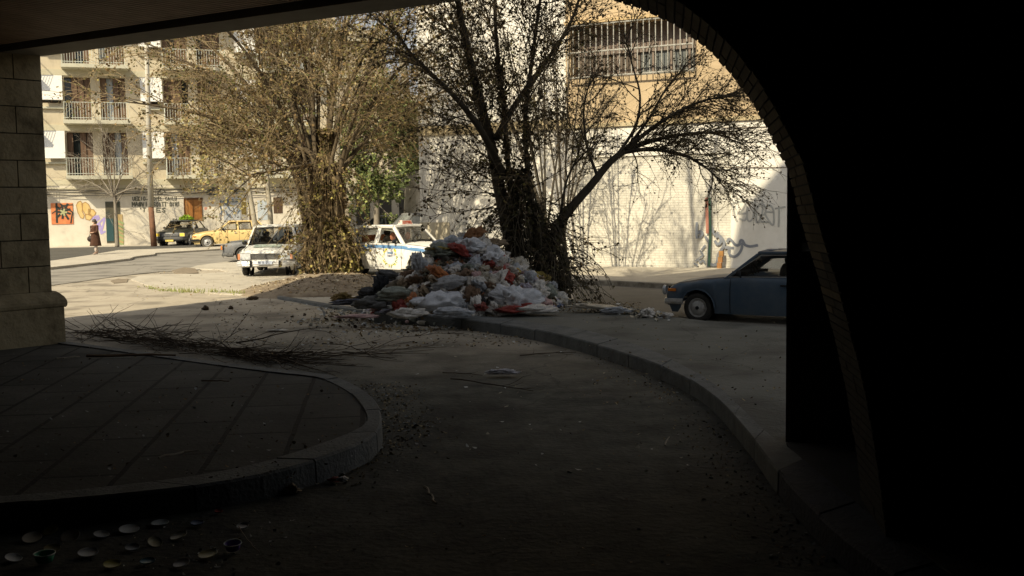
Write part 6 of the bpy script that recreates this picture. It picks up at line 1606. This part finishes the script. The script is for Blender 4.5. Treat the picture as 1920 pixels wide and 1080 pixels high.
stick('stick', 'short pale stick on the lane by the right kerb', (1247, 838), (1255, 822), .008, m_sp, 0.01, 10)
named(546, 920, 7.45, .05, BAGS[0], 'tan', 'crumpled tan paper beside the front island kerb', (1, 1, 1), (0, 0, 0), 'paper_scrap', 'paper')
named(628, 900, 7.7, .04, BAGS[1], 'red', 'small red wrapper beside the front island kerb', (1.2, 1, .7), (0, 0, 0), 'wrapper', 'wrapper')
named(642, 899, 7.7, .03, BAGS[2], 'white', 'white scrap touching the small red wrapper', (1.2, 1, .7), (0, 0, 0), 'paper_scrap', 'paper')

# cups, lids and plates thrown away at the lower left
def cup(px, py, r_, h, m, label, tilt=(0, 0), nm='cup', cat='cup', rim=True):
    p = G(px, py, 0.01); o = empty(nm, p + Vector((0, 0, .01)), 0, label, cat); M = Matrix.Rotation(tilt[0], 4, 'X') @ Matrix.Rotation(tilt[1], 4, 'Y')
    b = MB(); b.smooth = True; b.lathe([(.001, 0), (r_ * .72, 0), (r_ * .8, h * .2), (r_, h), (r_ * .97, h), (r_ * .77, h * .22), (r_ * .7, .006), (.001, .006)] if nm == 'cup' else [(.001, 0), (r_ * .88, 0), (r_, h * .8), (r_ * .98, h), (r_ * .86, .004), (.001, .003)], 24, M); b.build('cup_body' if nm == 'cup' else 'dish', m, o)
    if rim: b = MB(); b.tube([M @ Vector((r_ * 1.01 * math.cos(a), r_ * 1.01 * math.sin(a), h)) for a in [i * math.pi / 12 for i in range(25)]], .004, n=5, cap=False); b.build('rim', mat('pale_rim', (.55, .6, .55), .5), o)
    return o
pc = lambda n_, c: mat(n_, c, .4, tuple(x * .8 for x in c), 8)
cup(84, 1056, .06, .05, pc('cup_green', (.08, .42, .22)), 'green plastic cup with a pale rim, lowest left of the litter')
cup(437, 1033, .052, .04, pc('cup_violet', (.28, .16, .6)), 'violet plastic cup rightmost of the litter', (0.1, 0))
def dish(px, py, r_, m, label, tilt): cup(px, py, r_, .009, m, label, tilt, 'plate', 'plate', False)
dish(132, 1009, .06, pc('lid_cream', (.6, .54, .42)), 'round cream lid tilted up toward us', (.5, 0))
dish(390, 1043, .058, pc('lid_yellow', (.65, .6, .32)), 'pale yellow disc left of the violet cup', (.15, -.1))
dish(300, 984, .058, pc('lid_grey', (.6, .68, .68)), 'pale grey-blue plate farthest back of the litter', (.05, 0))
dish(242, 996, .065, pc('lid_white', (.7, .74, .72)), 'white crushed plate behind the others', (.15, .1))
dish(290, 1020, .045, pc('lid_sand', (.6, .55, .35)), 'small sand-coloured disc in the middle of the litter', (.4, .4))
dish(95, 998, .05, pc('lid_mustard', (.35, .32, .08)), 'mustard-coloured lid near the left of the litter', (.4, -.2))
dish(98, 1032, .05, pc('lid_dull', (.22, .2, .1)), 'dull olive lid behind the green cup', (.2, .1))
dish(370, 984, .045, pc('lid_blue', (.12, .16, .26)), 'dark blue dish right of the farthest plate', (.1, 0))
dish(190, 1006, .05, pc('lid_ash', (.36, .37, .35)), 'broken ash-grey plate between the cream lid and the white plate', (.1, .2))
dish(248, 1030, .045, pc('lid_smoke', (.22, .24, .25)), 'smoky grey disc in the middle foreground of the litter', (.2, .1))
dish(277, 1056, .045, pc('lid_teal', (.08, .22, .28)), 'teal lid at the bottom of the litter', (.1, 0))
dish(25, 1050, .05, pc('spoon_white', (.5, .53, .55)), 'white scoop-shaped plastic in the bottom left corner', (.1, .3))
dish(410, 962, .03, pc('lid_red', (.35, .06, .04)), 'tiny red lid under the front of the island kerb', (.1, 0))
dish(325, 960, .03, pc('lid_navy', (.07, .07, .25)), 'tiny navy lid under the front of the island kerb', (.1, 0))
dish(60, 1012, .06, pc('lid_bone', (.6, .58, .5)), 'bone-white flat lid left of the cream lid', (.3, .1))
dish(335, 1008, .055, pc('lid_ivory', (.55, .52, .4)), 'ivory disc right of the sand-coloured one', (.2, -.2))
dish(165, 1040, .06, pc('lid_silver', (.5, .52, .52)), 'silvery flat lid right of the green cup', (.15, .1))
dish(210, 1062, .05, pc('lid_lemon', (.6, .55, .15)), 'lemon-yellow lid near the bottom edge of the litter', (.15, .1))
dish(340, 1060, .05, pc('lid_milk', (.6, .6, .58)), 'milky plastic lid near the bottom between teal and pale yellow ones', (.2, -.1))
dish(455, 990, .04, pc('lid_pearl', (.5, .5, .48)), 'small pearl-grey lid behind the violet cup', (.2, 0))
scatter('litter', 'bits of plastic and paper among the cups on the dark lane', [mw1, mw2, mw3], pixarea(180, 560, 975, 1078), 70, (.005, .02), .5, 31, 2, .0)

# leaf litter and scraps on the lane
scatter('leaf_litter', 'dry leaves and scraps gathered round the tip of the island', [ml1, ml2, ml2, ml3, mw3], along([(690, 720), (745, 755), (755, 795), (730, 830), (670, 860), (560, 905)], 0, .2), 1500, (.006, .024), .5, 13, 2.5, .0)
scatter('leaf_litter', 'leaves lying in the gutter below the right kerb', [ml1, ml2, ml3, ml3, mw3], along([(880, 612), (1000, 633), (1100, 655), (1180, 685), (1250, 725), (1310, 770), (1350, 830), (1400, 900), (1480, 990), (1540, 1060)], 0, .2), 1500, (.005, .018), .5, 14, 2.5, .0)
scatter('leaf_litter', 'leaves and crumbs sprinkled over the shaded lane', [ml1, ml2, ml3, ml3, mw3], pixarea(120, 1350, 600, 1060), 900, (.004, .014), .4, 15, 2.2, .0)
scatter('leaf_litter', 'leaves and crumbs sprinkled near the foot of the heap', [ml1, ml2, ml3, mw2, mw1], pixarea(400, 1000, 560, 650), 1500, (.012, .035), .4, 16, 2.2, .0)
scatter('litter', 'pale scraps dotted about the lane', [mw1, mw2, mw1], pixarea(380, 1330, 575, 900), 130, (.01, .03), .3, 17, 2.5, .0)
scatter('leaf_litter', 'leaves sprinkled over the left island', [ml1, ml3, ml3, mw3], pixarea(0, 680, 660, 900, ZI), 500, (.006, .02), .4, 18, 2.2, .0)
scatter('leaf_litter', 'crumbs and leaves on the right pavement', [ml1, ml2, ml3], pixarea(1090, 1470, 585, 760, ZR), 220, (.006, .022), .4, 19, 2.2, .0)
scatter('leaf_litter', 'leaves and crumbs on the sunlit pavement', [ml1, ml2, ml3, mw2], pixarea(250, 1000, 500, 560, .03), 450, (.012, .03), .4, 20, 2.2, .0)
scatter('leaf_litter', 'leaves under the dark tree', [ml1, ml2, ml3], pixarea(1000, 1200, 566, 585, ZR), 600, (.01, .028), .5, 21, 2.2, .0)
# weeds at the lit kerb
b = MB(); rnd = random.Random(2)
P = spline([G(x, y, 0.0) for x, y in [(270, 534), (300, 543), (350, 548), (420, 550), (470, 555)]], 5)
for k in range(300):
    t = .12 + .85 * (int(rnd.random() * 11) / 11 + rnd.gauss(0, .008)); t = min(max(t, 0), 1); c, _ = pt_on(P, t); c = c + Vector((rnd.gauss(0, .10), rnd.gauss(0, .08), 0)); h = rnd.uniform(.02, .12) * (1.3 if t > .4 else .7); d = Vector((rnd.gauss(0, .04), rnd.gauss(0, .04), h)); s = Vector((rnd.uniform(.008, .02), rnd.uniform(-.01, .01), 0))
    b.add([c - s, c + s, c + d], [(0, 1, 2)])
tag(b.build('weeds', mat('weed_green', (.16, .2, .05), .8, (.3, .28, .12), 6)), 'low tufts of weeds along the sunlit kerb', kind='stuff')

# ================================================================== woman walking
def skin(name, nodes, edges, radii, m, parent, root=0, sub=2):
    me = bpy.data.meshes.new(name); me.from_pydata(nodes, edges, []); me.materials.append(m)
    o = bpy.data.objects.new(name, me); COL.objects.link(o); o.parent = parent
    md = o.modifiers.new('Skin', 'SKIN'); md.use_smooth_shade = True
    if not me.skin_vertices: me.attributes.new
    sv = me.skin_vertices[0].data if me.skin_vertices else None
    return o, md, sv
def skin_obj(name, nodes, edges, radii, m, parent, root=0, sub=2):
    me = bpy.data.meshes.new(name); me.from_pydata(nodes, edges, []); me.materials.append(m)
    o = bpy.data.objects.new(name, me); COL.objects.link(o); o.parent = parent
    bpy.context.view_layer.objects.active = o; o.select_set(True)
    md = o.modifiers.new('Skin', 'SKIN')
    sv = me.skin_vertices[0].data
    for i, r_ in enumerate(radii): sv[i].radius = (r_, r_) if not isinstance(r_, tuple) else r_
    for v in sv: v.use_root = False
    sv[root].use_root = True
    md.use_smooth_shade = True
    ss = o.modifiers.new('Sub', 'SUBSURF'); ss.levels = ss.render_levels = sub; o.select_set(False)
    return o
wl = G(180, 477, .10); hs_ = 1.52 / 1.62
wom = empty('person', wl, R(-125), 'woman in a long brown coat walking on the far pavement with folded arms', 'person'); wom.scale = (hs_,) * 3
m_skin = mat('skin', (.42, .26, .17), .6); m_coat = mat('brown_coat', (.085, .04, .022), .9, (.06, .028, .016), 6); m_sock = mat('pale_stockings', (.6, .5, .42), .8); m_hair = mat('dark_grey_hair', (.09, .075, .06), .8)
# body: pelvis root; x forward, y left
nodes = [(0, 0, .86), (0, 0, 1.0), (.0, 0, 1.2), (0, 0, 1.36), (.01, 0, 1.42), (.03, 0, 1.50), (.035, 0, 1.58),
 (0, .1, .84), (.08, .1, .47), (.05, .09, .09), (.17, .09, .04), (0, -.1, .84), (-.06, -.1, .47), (-.16, -.09, .11), (-.05, -.09, .05),
 (0, .17, 1.33), (.04, .22, 1.08), (.2, .1, 1.02), (.25, .02, 1.03), (0, -.17, 1.33), (.04, -.22, 1.08), (.2, -.08, 1.0), (.26, 0, 1.0)]
edges = [(0, 1), (1, 2), (2, 3), (3, 4), (4, 5), (5, 6), (0, 7), (7, 8), (8, 9), (9, 10), (0, 11), (11, 12), (12, 13), (13, 14), (3, 15), (15, 16), (16, 17), (17, 18), (3, 19), (19, 20), (20, 21), (21, 22)]
rad = [.13, .12, .14, .09, .05, .085, .06, .085, .05, .035, .03, .085, .05, .035, .03, .055, .042, .03, .025, .055, .042, .03, .025]
skin_obj('body', nodes, edges, rad, m_skin, wom)
skin_obj('coat_top', [(0, 0, .95), (0, 0, 1.12), (0, 0, 1.26), (0, 0, 1.36), (0, .17, 1.34), (.03, .235, 1.08), (.17, .12, 1.01), (0, -.17, 1.34), (.03, -.235, 1.08), (.17, -.10, .99)], [(0, 1), (1, 2), (2, 3), (3, 4), (4, 5), (5, 6), (3, 7), (7, 8), (8, 9)], [(.17, .15), (.17, .15), (.17, .15), .1, .08, .068, .055, .08, .068, .055], m_coat, wom)
b = MB(); b.smooth = True
prof_ = [(.16, 1.08), (.18, .95), (.2, .8), (.225, .6), (.25, .42), (.245, .40), (.2, .45)]
vs = []; n_ = 24
for r_, h in prof_:
    for j in range(n_):
        a = 2 * math.pi * j / n_; f = 1 + .06 * math.sin(5 * a) * (1 - (h - .4) / .7); vs.append((r_ * f * math.cos(a) * 1.05, r_ * f * math.sin(a) * .95, h))
b.add(vs, [(i * n_ + j, i * n_ + (j + 1) % n_, (i + 1) * n_ + (j + 1) % n_, (i + 1) * n_ + j) for i in range(len(prof_) - 1) for j in range(n_)])
b.build('coat_skirt', m_coat, wom)
b = MB(); b.smooth = True; b.ball((.015, 0, 1.565), .105, 8, (1, .95, .95)); b.ball((-.05, 0, 1.50), .085, 7, (.9, 1, 1.1)); b.build('hair', m_hair, wom)
b = MB(); b.smooth = True; b.ball((.105, 0, 1.53), .02, 5, (.9, .7, 1.2))
for sy in (-.03, .03): b.ball((.10, sy, 1.55), .012, 5)
b.build('face', m_skin, wom)
for sy, fx in ((.095, .07), (-.095, -.11)):
    b = MB(); b.smooth = True; b.tube([(fx * .9, sy, .46), (fx, sy, .25), (fx * 1.0 - .01, sy, .1)], 0, n=10, radii=[.058, .052, .04]); b.build('stocking', m_sock, wom)
    b = MB(); b.smooth = True; b.ball((fx + .05, sy, .035), .06, 6, (2.0, .75, .6)); b.build('shoe', mat('dark_shoe', (.35, .27, .22), .6), wom)
wm = Matrix.Translation(wl) @ Matrix.Rotation(R(-125), 4, 'Z')
hbp = at(171, 448, wl.y - .05)
b = MB(); b.smooth = True; b.ball(hbp, .18, 8, (1.0, .55, .8)); b.tube([hbp + Vector((-.1, 0, .1)), hbp + Vector((.05, 0, .38)), hbp + Vector((.14, 0, .1))], .012, n=5)
tag(b.build('handbag', mat('dark_leather', (.035, .022, .016), .6)), 'dark brown round bag hanging at the walking woman\'s side', 'handbag')
